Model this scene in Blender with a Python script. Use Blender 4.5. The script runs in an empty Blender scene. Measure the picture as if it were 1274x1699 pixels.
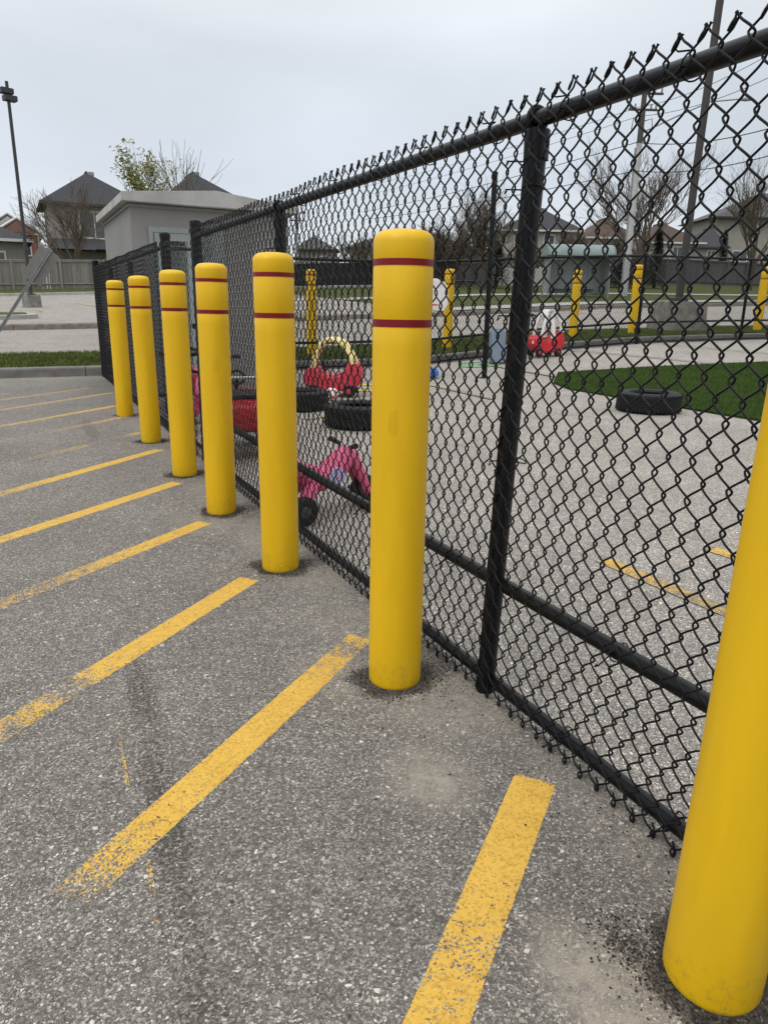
import bpy, bmesh, math, random
import numpy as np
from mathutils import Vector, Matrix

S = bpy.context.scene
COL = S.collection
PI = math.pi
# ------------------------------------------------------------------ camera
H = 1.22
cam_d = bpy.data.cameras.new('camera')
cam = bpy.data.objects.new('camera', cam_d)
COL.objects.link(cam)
S.camera = cam
cam_d.sensor_fit = 'HORIZONTAL'
cam_d.sensor_width = 36.0
cam_d.lens = 33.697
cam_d.clip_start = 0.05
cam_d.clip_end = 3000
cam.matrix_world = Matrix((
    (0.89483708, 0.11011235, -0.43259897, 0.0),
    (-0.44612203, 0.2543501, -0.85806827, 0.0),
    (0.01554768, 0.96082324, 0.27672545, H),
    (0, 0, 0, 1)))
# ------------------------------------------------------------------ sky, sun, exposure
SUN_EL, SUN_AZ = math.radians(52), math.radians(250)     # azimuth clockwise from +Y
world = bpy.data.worlds.new('World')
S.world = world
world.use_nodes = True
nt = world.node_tree
nt.nodes.clear()
N = nt.nodes.new
L = nt.links.new
out = N('ShaderNodeOutputWorld')
sky = N('ShaderNodeTexSky')
sky.sky_type = 'NISHITA'
sky.sun_disc = False
sky.sun_elevation = SUN_EL
sky.sun_rotation = SUN_AZ
bg1 = N('ShaderNodeBackground'); bg1.inputs[1].default_value = 0.10
L(sky.outputs[0], bg1.inputs[0])
tc = N('ShaderNodeTexCoord')
sep = N('ShaderNodeSeparateXYZ'); L(tc.outputs['Generated'], sep.inputs[0])
ramp = N('ShaderNodeValToRGB'); L(sep.outputs['Z'], ramp.inputs[0])
cr = ramp.color_ramp
cr.elements[0].position = 0.0; cr.elements[0].color = (0.76, 0.775, 0.785, 1)
cr.elements[1].position = 1.0; cr.elements[1].color = (1.35, 1.37, 1.40, 1)
for p, c in ((0.06, (0.66, 0.695, 0.735)), (0.15, (0.57, 0.62, 0.68)), (0.26, (0.61, 0.655, 0.71)), (0.38, (0.76, 0.79, 0.815)), (0.48, (0.87, 0.89, 0.90)), (0.7, (1.15, 1.16, 1.16))):
    e = cr.elements.new(p); e.color = (*c, 1)
mp = N('ShaderNodeMapping'); mp.inputs['Scale'].default_value = (1.0, 1.0, 3.2)
L(tc.outputs['Generated'], mp.inputs[0])
cl = N('ShaderNodeTexNoise'); cl.inputs['Scale'].default_value = 1.7; cl.inputs['Detail'].default_value = 5
cl.inputs['Roughness'].default_value = 0.45; cl.inputs['Distortion'].default_value = 0.4
L(mp.outputs[0], cl.inputs[0])
mr = N('ShaderNodeMapRange'); L(cl.outputs[0], mr.inputs[0])
mr.inputs[1].default_value = 0.3; mr.inputs[2].default_value = 0.7; mr.inputs[3].default_value = 0.86; mr.inputs[4].default_value = 1.11
mx = N('ShaderNodeMix'); mx.data_type = 'RGBA'; mx.blend_type = 'MULTIPLY'; mx.inputs[0].default_value = 1
L(ramp.outputs[0], mx.inputs[6]); L(mr.outputs[0], mx.inputs[7])
bg2 = N('ShaderNodeBackground'); bg2.inputs[1].default_value = 1.2
L(mx.outputs[2], bg2.inputs[0])
mix = N('ShaderNodeMixShader'); mix.inputs[0].default_value = 0.93
L(bg1.outputs[0], mix.inputs[1]); L(bg2.outputs[0], mix.inputs[2]); L(mix.outputs[0], out.inputs[0])

sd = bpy.data.lights.new('sun', 'SUN')
sd.energy = 0.9
sd.angle = math.radians(25)
sd.color = (1.0, 0.97, 0.92)
so = bpy.data.objects.new('sun', sd); COL.objects.link(so)
sdir = Vector((math.sin(SUN_AZ) * math.cos(SUN_EL), math.cos(SUN_AZ) * math.cos(SUN_EL), math.sin(SUN_EL)))
so.rotation_euler = sdir.to_track_quat('Z', 'Y').to_euler()
so.location = (0, 0, 30)
S.view_settings.view_transform = 'Standard'
S.view_settings.look = 'None'
S.view_settings.exposure = 0.0
S.view_settings.gamma = 1.0
S.view_settings.use_curve_mapping = False
S.cycles.max_bounces = 6
S.cycles.transparent_max_bounces = 12

rnd = random.Random(7)
# ------------------------------------------------------------------ terrain heights
R13 = ([-.28, 5.29, 7.42, 10.17, 13.32, 16.94, 22], [0, .02, .05, .26, .43, .49, .55])
R158 = ([-.29, 1.49, 6.39, 9.62, 14.72, 18.27, 21.53], [.2, .22, .25, .41, .64, .72, .76])
R22 = ([-.33, 2.05, 8.9, 13.36, 20.39, 25.28, 29.76], [.42, .47, .73, .88, 1.22, 1.35, 1.46])
R44 = ([-.46, 3.96, 17.81, 26.64, 50.25], [1.36, 1.54, 2.22, 2.51, 3.14])
R46 = ([-.44, 4.17, 27.84, 52.5], [1.72, 1.89, 2.73, 3.37])
ROWS = [(13.1, R13), (15.8, R158), (22, R22), (44, R44), (46, R46)]
def T(x, y):
    if y < 5: return 0.0
    z13 = float(np.interp(x, *R13))
    if y < 13.1:
        u = (y - 5) / 8.1
        return z13 * (u * u * (3 - 2 * u) * .5 + u * .5)
    for (ya, a), (yb, b) in zip(ROWS, ROWS[1:]):
        if y <= yb:
            u = (y - ya) / (yb - ya)
            return float((1 - u) * np.interp(x, *a) + u * np.interp(x, *b))
    return float(np.interp(x, *R46))

# ------------------------------------------------------------------ materials
MATS = {}
def new_mat(name):
    m = bpy.data.materials.new(name); m.use_nodes = True
    m.node_tree.nodes.clear()
    MATS[name] = m
    return m, m.node_tree
def node(t, ty, **kw):
    n = t.nodes.new(ty)
    for k, v in kw.items():
        if isinstance(k, str) and k.startswith('i_'):
            key = k[2:]
            key = int(key) if key.isdigit() else key.replace('_', ' ')
            n.inputs[key].default_value = v
        else: setattr(n, k, v)
    return n
def simple(name, col, rough=.5, noise=0.12, nscale=8, bump=0.0, bscale=60, spec=.5, metal=0, col2=None, coord='Object', detail=4, coat=0):
    m, t = new_mat(name)
    o = node(t, 'ShaderNodeOutputMaterial'); b = node(t, 'ShaderNodeBsdfPrincipled')
    t.links.new(b.outputs[0], o.inputs[0])
    b.inputs['Roughness'].default_value = rough; b.inputs['Specular IOR Level'].default_value = spec
    b.inputs['Metallic'].default_value = metal
    b.inputs['Coat Weight'].default_value = coat
    c = node(t, 'ShaderNodeTexCoord')
    n = node(t, 'ShaderNodeTexNoise', i_Scale=nscale, i_Detail=detail, i_Roughness=.6)
    t.links.new(c.outputs[coord], n.inputs[0])
    r = node(t, 'ShaderNodeValToRGB'); t.links.new(n.outputs[0], r.inputs[0])
    lo = tuple(x * (1 - noise) for x in col) if col2 is None else col
    hi = tuple(min(1, x * (1 + noise)) for x in col) if col2 is None else col2
    r.color_ramp.elements[0].position = .32; r.color_ramp.elements[1].position = .68
    r.color_ramp.elements[0].color = (*lo, 1); r.color_ramp.elements[1].color = (*hi, 1)
    t.links.new(r.outputs[0], b.inputs['Base Color'])
    if bump:
        n2 = node(t, 'ShaderNodeTexNoise', i_Scale=bscale, i_Detail=3)
        t.links.new(c.outputs[coord], n2.inputs[0])
        bp = node(t, 'ShaderNodeBump', i_Strength=bump, i_Distance=.01)
        t.links.new(n2.outputs[0], bp.inputs['Height']); t.links.new(bp.outputs[0], b.inputs['Normal'])
    return m

# --- asphalt node group
def asphalt_group():
    g = bpy.data.node_groups.new('asphalt', 'ShaderNodeTree')
    I = g.interface
    I.new_socket('Grime', in_out='INPUT', socket_type='NodeSocketFloat')
    I.new_socket('Sand', in_out='INPUT', socket_type='NodeSocketFloat')
    I.new_socket('Light', in_out='INPUT', socket_type='NodeSocketFloat')
    I.new_socket('Color', in_out='OUTPUT', socket_type='NodeSocketColor')
    I.new_socket('Height', in_out='OUTPUT', socket_type='NodeSocketFloat')
    gi = node(g, 'NodeGroupInput'); go = node(g, 'NodeGroupOutput')
    lk = g.links.new
    geo = node(g, 'ShaderNodeNewGeometry')
    # distorted position
    nz = node(g, 'ShaderNodeTexNoise', i_Scale=60.0, i_Detail=2); lk(geo.outputs['Position'], nz.inputs[0])
    sub = node(g, 'ShaderNodeVectorMath', operation='SUBTRACT'); sub.inputs[1].default_value = (.5, .5, .5); lk(nz.outputs['Color'], sub.inputs[0])
    sc = node(g, 'ShaderNodeVectorMath', operation='SCALE'); sc.inputs['Scale'].default_value = .010; lk(sub.outputs[0], sc.inputs[0])
    pos = node(g, 'ShaderNodeVectorMath', operation='ADD'); lk(geo.outputs['Position'], pos.inputs[0]); lk(sc.outputs[0], pos.inputs[1])
    def vor(scale, feature='F1', rand=1.0):
        v = node(g, 'ShaderNodeTexVoronoi', feature=feature); v.inputs['Scale'].default_value = scale
        v.inputs['Randomness'].default_value = rand
        lk(pos.outputs[0], v.inputs['Vector']); return v
    def mth(op, a, b=None, c=None):
        n = node(g, 'ShaderNodeMath', operation=op)
        for i, v in enumerate((a, b, c)):
            if v is None: continue
            if hasattr(v, 'is_output'): lk(v, n.inputs[i])
            else: n.inputs[i].default_value = v
        return n.outputs[0]
    def rampf(src, pts):
        r = node(g, 'ShaderNodeValToRGB'); lk(src, r.inputs[0])
        r.color_ramp.elements[0].position = pts[0][0]; r.color_ramp.elements[0].color = (pts[0][1],) * 3 + (1,)
        r.color_ramp.elements[1].position = pts[-1][0]; r.color_ramp.elements[1].color = (pts[-1][1],) * 3 + (1,)
        for p, v in pts[1:-1]:
            e = r.color_ramp.elements.new(p); e.color = (v, v, v, 1)
        return r.outputs[0]
    # small aggregate
    v1 = vor(205); s1 = node(g, 'ShaderNodeSeparateColor'); lk(v1.outputs['Color'], s1.inputs[0])
    b1 = rampf(s1.outputs[0], [(0, .095), (.42, .155), (.74, .225), (.92, .33), (1, .50)])
    e1 = vor(205, 'DISTANCE_TO_EDGE'); m1 = rampf(e1.outputs['Distance'], [(0, .35), (.10, .9), (.2, 1.0)])
    small = mth('MULTIPLY', b1, m1)
    # big stones: only some cells
    v2 = vor(92); s2 = node(g, 'ShaderNodeSeparateColor'); lk(v2.outputs['Color'], s2.inputs[0])
    pick = rampf(s2.outputs[0], [(.80, 0), (.82, 1)])
    e2 = vor(92, 'DISTANCE_TO_EDGE')
    shp = rampf(e2.outputs['Distance'], [(.10, 0), (.17, 1)])
    bigm = mth('MULTIPLY', pick, shp)
    b2 = rampf(s2.outputs[1], [(0, .13), (.6, .21), (.88, .32), (1, .58)])
    mixf = node(g, 'ShaderNodeMix'); mixf.data_type = 'FLOAT'
    lk(bigm, mixf.inputs[0]); lk(small, mixf.inputs[2]); lk(b2, mixf.inputs[3])
    # large scale mottling
    n3 = node(g, 'ShaderNodeTexNoise', i_Scale=1.3, i_Detail=5, i_Roughness=.6); lk(geo.outputs['Position'], n3.inputs[0])
    m3 = rampf(n3.outputs[0], [(.3, .86), (.7, 1.14)])
    n4 = node(g, 'ShaderNodeTexNoise', i_Scale=14, i_Detail=4, i_Roughness=.65); lk(geo.outputs['Position'], n4.inputs[0])
    m4 = rampf(n4.outputs[0], [(.3, .88), (.7, 1.12)])
    val = mth('MULTIPLY', mth('MULTIPLY', mixf.outputs[0], m3), m4)
    val = mth('MULTIPLY', val, gi.outputs['Light'])
    # tint per stone
    tint = node(g, 'ShaderNodeMix'); tint.data_type = 'RGBA'; lk(s1.outputs[1], tint.inputs[0])
    tint.inputs[6].default_value = (1.10, .985, .85, 1); tint.inputs[7].default_value = (1.05, .99, .91, 1)
    colr = node(g, 'ShaderNodeMix'); colr.data_type = 'RGBA'; colr.blend_type = 'MULTIPLY'; colr.inputs[0].default_value = 1
    lk(tint.outputs[2], colr.inputs[6]); lk(val, colr.inputs[7])
    # sand (pale fine dust between stones)
    n5 = node(g, 'ShaderNodeTexNoise', i_Scale=22, i_Detail=8, i_Roughness=.75); lk(geo.outputs['Position'], n5.inputs[0])
    sm = mth('MULTIPLY', gi.outputs['Sand'], rampf(n5.outputs[0], [(.33, .1), (.62, 1.0)]))
    n6 = node(g, 'ShaderNodeTexNoise', i_Scale=420, i_Detail=2); lk(geo.outputs['Position'], n6.inputs[0])
    sv = rampf(n6.outputs[0], [(.3, .75), (.7, 1.25)])
    sc1 = node(g, 'ShaderNodeMix'); sc1.data_type = 'RGBA'; sc1.blend_type = 'MULTIPLY'; sc1.inputs[0].default_value = 1
    sc1.inputs[6].default_value = (.37, .33, .275, 1); lk(sv, sc1.inputs[7])
    c2 = node(g, 'ShaderNodeMix'); c2.data_type = 'RGBA'
    lk(mth('MULTIPLY', sm, .9), c2.inputs[0]); lk(colr.outputs[2], c2.inputs[6]); lk(sc1.outputs[2], c2.inputs[7])
    # grime (dark damp soil crumbs)
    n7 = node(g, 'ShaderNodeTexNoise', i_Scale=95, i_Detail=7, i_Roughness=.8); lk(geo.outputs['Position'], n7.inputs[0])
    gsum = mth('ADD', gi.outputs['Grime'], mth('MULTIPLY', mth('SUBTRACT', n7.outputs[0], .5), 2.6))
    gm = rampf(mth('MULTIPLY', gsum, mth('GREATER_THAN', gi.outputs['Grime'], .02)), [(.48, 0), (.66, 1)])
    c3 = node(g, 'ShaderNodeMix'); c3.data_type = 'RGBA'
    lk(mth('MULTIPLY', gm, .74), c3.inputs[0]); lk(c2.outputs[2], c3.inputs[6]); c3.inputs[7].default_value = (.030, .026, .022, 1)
    lk(c3.outputs[2], go.inputs['Color'])
    h = mth('ADD', mth('MULTIPLY', m1, .5), mth('MULTIPLY', bigm, .6))
    lk(mth('SUBTRACT', h, mth('MULTIPLY', sm, .3)), go.inputs['Height'])
    return g
AG = asphalt_group()

def asphalt_mat(name, light=1.0):
    m, t = new_mat(name)
    o = node(t, 'ShaderNodeOutputMaterial'); b = node(t, 'ShaderNodeBsdfPrincipled')
    gr = node(t, 'ShaderNodeGroup'); gr.node_tree = AG
    gr.inputs['Light'].default_value = light
    for a, s in (('grime', 'Grime'), ('sand', 'Sand')):
        at = node(t, 'ShaderNodeAttribute', attribute_name=a); t.links.new(at.outputs['Fac'], gr.inputs[s])
    t.links.new(gr.outputs['Color'], b.inputs['Base Color'])
    bp = node(t, 'ShaderNodeBump', i_Strength=.75, i_Distance=.003)
    t.links.new(gr.outputs['Height'], bp.inputs['Height']); t.links.new(bp.outputs[0], b.inputs['Normal'])
    b.inputs['Roughness'].default_value = .85; b.inputs['Specular IOR Level'].default_value = .3
    t.links.new(b.outputs[0], o.inputs[0])
    return m
asphalt_mat('asphalt_lot', 1.24)
asphalt_mat('asphalt_play', 1.9)  # same asphalt; its paler look at a grazing view is put into the colour
asphalt_mat('asphalt_road', 1.75)
asphalt_mat('asphalt_far', 1.8)

def paint_mat(name, col, col_old):
    m, t = new_mat(name)
    o = node(t, 'ShaderNodeOutputMaterial'); b = node(t, 'ShaderNodeBsdfPrincipled')
    gr = node(t, 'ShaderNodeGroup'); gr.node_tree = AG; gr.inputs['Light'].default_value = 1.24
    for a_, s_ in (('grime', 'Grime'), ('sand', 'Sand')):
        at_ = node(t, 'ShaderNodeAttribute', attribute_name=a_); t.links.new(at_.outputs['Fac'], gr.inputs[s_])
    geo = node(t, 'ShaderNodeNewGeometry')
    at = node(t, 'ShaderNodeAttribute', attribute_name='wear')
    ed = node(t, 'ShaderNodeAttribute', attribute_name='edge')
    n1 = node(t, 'ShaderNodeTexNoise', i_Scale=150, i_Detail=4, i_Roughness=.65); t.links.new(geo.outputs['Position'], n1.inputs[0])
    n2 = node(t, 'ShaderNodeTexNoise', i_Scale=26, i_Detail=5, i_Roughness=.6); t.links.new(geo.outputs['Position'], n2.inputs[0])
    def mth(op, a, b_=None):
        n = node(t, 'ShaderNodeMath', operation=op)
        for i, v in enumerate((a, b_)):
            if v is None: continue
            if hasattr(v, 'is_output'): t.links.new(v, n.inputs[i])
            else: n.inputs[i].default_value = v
        return n.outputs[0]
    # worn where wear + edge > noise
    w = mth('ADD', mth('ADD', at.outputs['Fac'], .045), mth('MULTIPLY', ed.outputs['Fac'], .34))
    nn = mth('ADD', mth('MULTIPLY', n1.outputs[0], .68), mth('MULTIPLY', n2.outputs[0], .32))
    d = mth('SUBTRACT', nn, mth('MULTIPLY', w, .62))
    r = node(t, 'ShaderNodeValToRGB'); t.links.new(d, r.inputs[0])
    r.color_ramp.elements[0].position = .295; r.color_ramp.elements[0].color = (0, 0, 0, 1)
    r.color_ramp.elements[1].position = .315; r.color_ramp.elements[1].color = (1, 1, 1, 1)
    n3 = node(t, 'ShaderNodeTexNoise', i_Scale=9, i_Detail=5, i_Roughness=.7); t.links.new(geo.outputs['Position'], n3.inputs[0])
    pc = node(t, 'ShaderNodeValToRGB'); t.links.new(n3.outputs[0], pc.inputs[0])
    pc.color_ramp.elements[0].position = .3; pc.color_ramp.elements[0].color = (*col_old, 1)
    pc.color_ramp.elements[1].position = .6; pc.color_ramp.elements[1].color = (*col, 1)
    # pits
    v = node(t, 'ShaderNodeTexVoronoi', i_Scale=170); t.links.new(geo.outputs['Position'], v.inputs['Vector'])
    s = node(t, 'ShaderNodeSeparateColor'); t.links.new(v.outputs['Color'], s.inputs[0])
    pr = node(t, 'ShaderNodeValToRGB'); t.links.new(s.outputs[0], pr.inputs[0])
    pr.color_ramp.elements[0].position = 0; pr.color_ramp.elements[0].color = (.72, .70, .66, 1)
    pr.color_ramp.elements[1].position = .5; pr.color_ramp.elements[1].color = (1, 1, 1, 1)
    pm = node(t, 'ShaderNodeMix'); pm.data_type = 'RGBA'; pm.blend_type = 'MULTIPLY'; pm.inputs[0].default_value = 1
    t.links.new(pc.outputs[0], pm.inputs[6]); t.links.new(pr.outputs[0], pm.inputs[7])
    c = node(t, 'ShaderNodeMix'); c.data_type = 'RGBA'
    t.links.new(r.outputs[0], c.inputs[0]); t.links.new(gr.outputs['Color'], c.inputs[6]); t.links.new(pm.outputs[2], c.inputs[7])
    t.links.new(c.outputs[2], b.inputs['Base Color'])
    bp = node(t, 'ShaderNodeBump', i_Strength=.6, i_Distance=.003)
    hh = mth('ADD', gr.outputs['Height'], mth('MULTIPLY', r.outputs[0], .25))
    t.links.new(hh, bp.inputs['Height']); t.links.new(bp.outputs[0], b.inputs['Normal'])
    b.inputs['Roughness'].default_value = .75; b.inputs['Specular IOR Level'].default_value = .3
    t.links.new(b.outputs[0], o.inputs[0])
paint_mat('paint_yellow', (.76, .47, .085), (.69, .41, .07))
paint_mat('paint_pale', (.62, .47, .20), (.5, .38, .18))

def plastic_yellow():
    m, t = new_mat('bollard_yellow')
    o = node(t, 'ShaderNodeOutputMaterial'); b = node(t, 'ShaderNodeBsdfPrincipled')
    c = node(t, 'ShaderNodeTexCoord')
    n = node(t, 'ShaderNodeTexNoise', i_Scale=3, i_Detail=5, i_Roughness=.6)
    mpn = node(t, 'ShaderNodeMapping'); mpn.inputs['Scale'].default_value = (4, 4, .7)
    t.links.new(c.outputs['Object'], mpn.inputs[0]); t.links.new(mpn.outputs[0], n.inputs[0])
    r = node(t, 'ShaderNodeValToRGB'); t.links.new(n.outputs[0], r.inputs[0])
    r.color_ramp.elements[0].position = .3; r.color_ramp.elements[0].color = (.74, .447, .006, 1)
    r.color_ramp.elements[1].position = .65; r.color_ramp.elements[1].color = (.82, .500, .008, 1)
    # dusty grime close to ground and faint scuffs
    sepz = node(t, 'ShaderNodeSeparateXYZ'); t.links.new(c.outputs['Object'], sepz.inputs[0])
    rz = node(t, 'ShaderNodeMapRange'); t.links.new(sepz.outputs['Z'], rz.inputs[0])
    rz.inputs[1].default_value = 0; rz.inputs[2].default_value = .12; rz.inputs[3].default_value = .9; rz.inputs[4].default_value = 0
    n2 = node(t, 'ShaderNodeTexNoise', i_Scale=45, i_Detail=6, i_Roughness=.75); t.links.new(c.outputs['Object'], n2.inputs[0])
    r2 = node(t, 'ShaderNodeValToRGB'); t.links.new(n2.outputs[0], r2.inputs[0])
    r2.color_ramp.elements[0].position = .5; r2.color_ramp.elements[0].color = (0, 0, 0, 1)
    r2.color_ramp.elements[1].position = .72; r2.color_ramp.elements[1].color = (1, 1, 1, 1)
    mm = node(t, 'ShaderNodeMath', operation='MULTIPLY'); t.links.new(rz.outputs[0], mm.inputs[0]); t.links.new(r2.outputs[0], mm.inputs[1])
    # scuffs anywhere
    n3 = node(t, 'ShaderNodeTexNoise', i_Scale=7, i_Detail=9, i_Roughness=.8); t.links.new(c.outputs['Object'], n3.inputs[0])
    r3 = node(t, 'ShaderNodeValToRGB'); t.links.new(n3.outputs[0], r3.inputs[0])
    r3.color_ramp.elements[0].position = .62; r3.color_ramp.elements[0].color = (0, 0, 0, 1)
    r3.color_ramp.elements[1].position = .74; r3.color_ramp.elements[1].color = (.35, .35, .35, 1)
    mx_ = node(t, 'ShaderNodeMath', operation='MAXIMUM'); t.links.new(mm.outputs[0], mx_.inputs[0]); t.links.new(r3.outputs[0], mx_.inputs[1])
    cm = node(t, 'ShaderNodeMix'); cm.data_type = 'RGBA'
    t.links.new(mx_.outputs[0], cm.inputs[0]); t.links.new(r.outputs[0], cm.inputs[6]); cm.inputs[7].default_value = (.30, .20, .05, 1)
    t.links.new(cm.outputs[2], b.inputs['Base Color'])
    b.inputs['Roughness'].default_value = .40
    b.inputs['Specular IOR Level'].default_value = .36
    bp = node(t, 'ShaderNodeBump', i_Strength=.12, i_Distance=.003)
    n4 = node(t, 'ShaderNodeTexNoise', i_Scale=9, i_Detail=3); t.links.new(c.outputs['Object'], n4.inputs[0])
    t.links.new(n4.outputs[0], bp.inputs['Height']); t.links.new(bp.outputs[0], b.inputs['Normal'])
    t.links.new(b.outputs[0], o.inputs[0])
plastic_yellow()
simple('red_tape', (.20, .004, .010), .4, .08, spec=.35)
simple('black_vinyl', (.0045, .0048, .0062), .38, .25, 40, spec=.28)
simple('black_wire', (.0045, .0047, .0055), .48, .3, 60, spec=.22)
simple('black_screen', (.012, .013, .016), .8)
simple('black_paint_dull', (.02, .02, .022), .6)
simple('kerb_concrete', (.19, .18, .165), .9, .25, 5, .5, 80)
simple('kerb_concrete_light', (.34, .325, .30), .9, .2, 4, .5, 60)
simple('kerb_brownish', (.20, .175, .15), .9, .3, 6, .5, 60)
simple('base_concrete', (.20, .19, .17), .9, .35, 6, .5, 40)
simple('sidewalk', (.38, .37, .35), .9, .12, 3, .3, 40)
simple('grass_base', (.050, .070, .018), .95, col2=(.10, .105, .038), nscale=3, bump=.6, bscale=30, detail=8, spec=.1)
simple('grass_blade', (.06, .10, .018), .7, col2=(.14, .16, .045), nscale=2, spec=.2)
simple('turf', (.018, .038, .005), .95, col2=(.036, .062, .010), nscale=14, bump=.8, bscale=250, detail=8, spec=.08)
simple('rubber', (.009, .0095, .011), .62, .3, 10, .35, 60, spec=.3)
simple('rubber_grey', (.045, .047, .052), .7, .3, 10, .3, 60)
simple('toy_pink', (.62, .085, .20), .45, .1)
simple('toy_pinkred', (.60, .07, .13), .45, .12)
simple('toy_red', (.52, .018, .03), .42, .12)
simple('toy_purple', (.14, .04, .20), .5, .12)
simple('toy_navy', (.02, .035, .16), .45, .12)
simple('toy_cream', (.82, .68, .30), .5, .08)
simple('toy_white', (.72, .70, .68), .5, .08)
simple('toy_blue', (.03, .16, .55), .45, .08)
simple('toy_greyblue', (.20, .25, .33), .55, .08)
simple('hoop_green', (.10, .45, .15), .4)
simple('hoop_yellow', (.75, .62, .06), .4)
simple('chrome', (.6, .6, .62), .25, metal=1)
simple('galvanised', (.28, .285, .29), .5, .15, 12, metal=.4)
simple('sign_back', (.23, .22, .20), .55, .1, 10, metal=.3)
simple('pole_brown', (.035, .030, .028), .55, .15)
simple('pole_dark', (.03, .03, .032), .5, .15)
simple('pole_light', (.42, .42, .42), .7, .12)
simple('pole_tar', (.06, .055, .05), .8, .15)
simple('wire_dark', (.03, .03, .032), .6)
simple('stucco_grey', (.25, .245, .235), .9, .07, 1.2, .25, 60)
simple('stucco_grey_dark', (.255, .25, .24), .9, .07, 2, .25, 60)
simple('roof_slab', (.40, .395, .38), .85, .16, 3, .3, 30)
simple('door_greygreen', (.25, .285, .28), .6, .06)
simple('shingle_dark', (.050, .050, .056), .9, .28, 9, .5, 40)
simple('shingle_brown', (.085, .058, .045), .9, .25, 9, .5, 40)
simple('shingle_grey', (.085, .082, .085), .9, .25, 9, .5, 40)
simple('siding_beige', (.30, .28, .25), .85, .08, 2)
simple('siding_white', (.50, .49, .47), .85, .06, 2)
simple('soffit_dark', (.05, .045, .042), .7)
simple('trim_white', (.62, .61, .59), .6, .04)
simple('glass_dark', (.035, .042, .05), .12, .3, 3, spec=.8)
simple('glass_white', (.30, .32, .34), .2, .1, 3)
simple('shelter_roof', (.19, .245, .235), .5, .10, 2)
simple('shelter_glass', (.33, .37, .37), .25, .1, 2)
simple('soil', (.035, .029, .023), .95, .3, 40, spec=.2)
simple('toy_coupe_red', (.52, .035, .06), .45, .12)
simple('toy_lilac', (.42, .38, .60), .5, .1)
simple('turf_blade', (.032, .068, .009), .8, col2=(.065, .11, .018), nscale=3, spec=.15)
simple('bark', (.065, .052, .042), .9, .25, 20)
simple('bark_pale', (.11, .095, .075), .9, .25, 20)
simple('bark_twig', (.10, .078, .055), .9, .2, 20)
simple('leaf_spring', (.10, .115, .014), .6, col2=(.20, .20, .03), nscale=5)
simple('leaf_dark', (.014, .028, .012), .7, col2=(.03, .05, .022), nscale=3)
simple('twig_haze', (.09, .068, .05), .9, .3, 4)
def brick_mat(name, c1, c2, mortar, scale):
    m, t = new_mat(name)
    o = node(t, 'ShaderNodeOutputMaterial'); b = node(t, 'ShaderNodeBsdfPrincipled')
    c = node(t, 'ShaderNodeTexCoord')
    mpn = node(t, 'ShaderNodeMapping'); mpn.inputs['Rotation'].default_value = (PI / 2, 0, 0)
    br = node(t, 'ShaderNodeTexBrick'); br.inputs['Color1'].default_value = (*c1, 1); br.inputs['Color2'].default_value = (*c2, 1)
    br.inputs['Mortar'].default_value = (*mortar, 1); br.inputs['Scale'].default_value = scale; br.inputs['Mortar Size'].default_value = .03
    t.links.new(c.outputs['Object'], mpn.inputs[0]); t.links.new(mpn.outputs[0], br.inputs[0])
    t.links.new(br.outputs[0], b.inputs['Base Color']); b.inputs['Roughness'].default_value = .9
    t.links.new(b.outputs[0], o.inputs[0])
brick_mat('brick_red', (.26, .085, .06), (.20, .07, .05), (.25, .2, .18), 3)
brick_mat('brick_buff', (.25, .225, .20), (.19, .17, .15), (.28, .26, .24), 3)
brick_mat('brick_beige', (.36, .33, .28), (.29, .26, .22), (.34, .32, .29), 3)
def wood_mat(name, a, b_):
    m, t = new_mat(name)
    o = node(t, 'ShaderNodeOutputMaterial'); b = node(t, 'ShaderNodeBsdfPrincipled')
    geo = node(t, 'ShaderNodeNewGeometry'); mpn = node(t, 'ShaderNodeMapping'); mpn.inputs['Scale'].default_value = (7, 7, .5)
    n = node(t, 'ShaderNodeTexNoise', i_Scale=1.0, i_Detail=6, i_Roughness=.7)
    t.links.new(geo.outputs['Position'], mpn.inputs[0]); t.links.new(mpn.outputs[0], n.inputs[0])
    oi = node(t, 'ShaderNodeObjectInfo')
    ad = node(t, 'ShaderNodeMath', operation='MULTIPLY_ADD'); t.links.new(oi.outputs['Random'], ad.inputs[0]); ad.inputs[1].default_value = .35
    t.links.new(n.outputs[0], ad.inputs[2])
    r = node(t, 'ShaderNodeValToRGB'); t.links.new(ad.outputs[0], r.inputs[0])
    r.color_ramp.elements[0].position = .35; r.color_ramp.elements[0].color = (*a, 1)
    r.color_ramp.elements[1].position = .95; r.color_ramp.elements[1].color = (*b_, 1)
    t.links.new(r.outputs[0], b.inputs['Base Color']); b.inputs['Roughness'].default_value = .9
    t.links.new(b.outputs[0], o.inputs[0])
wood_mat('fence_wood', (.13, .12, .105), (.25, .235, .21))
wood_mat('fence_wood_dark', (.062, .06, .062), (.12, .115, .115))

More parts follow.
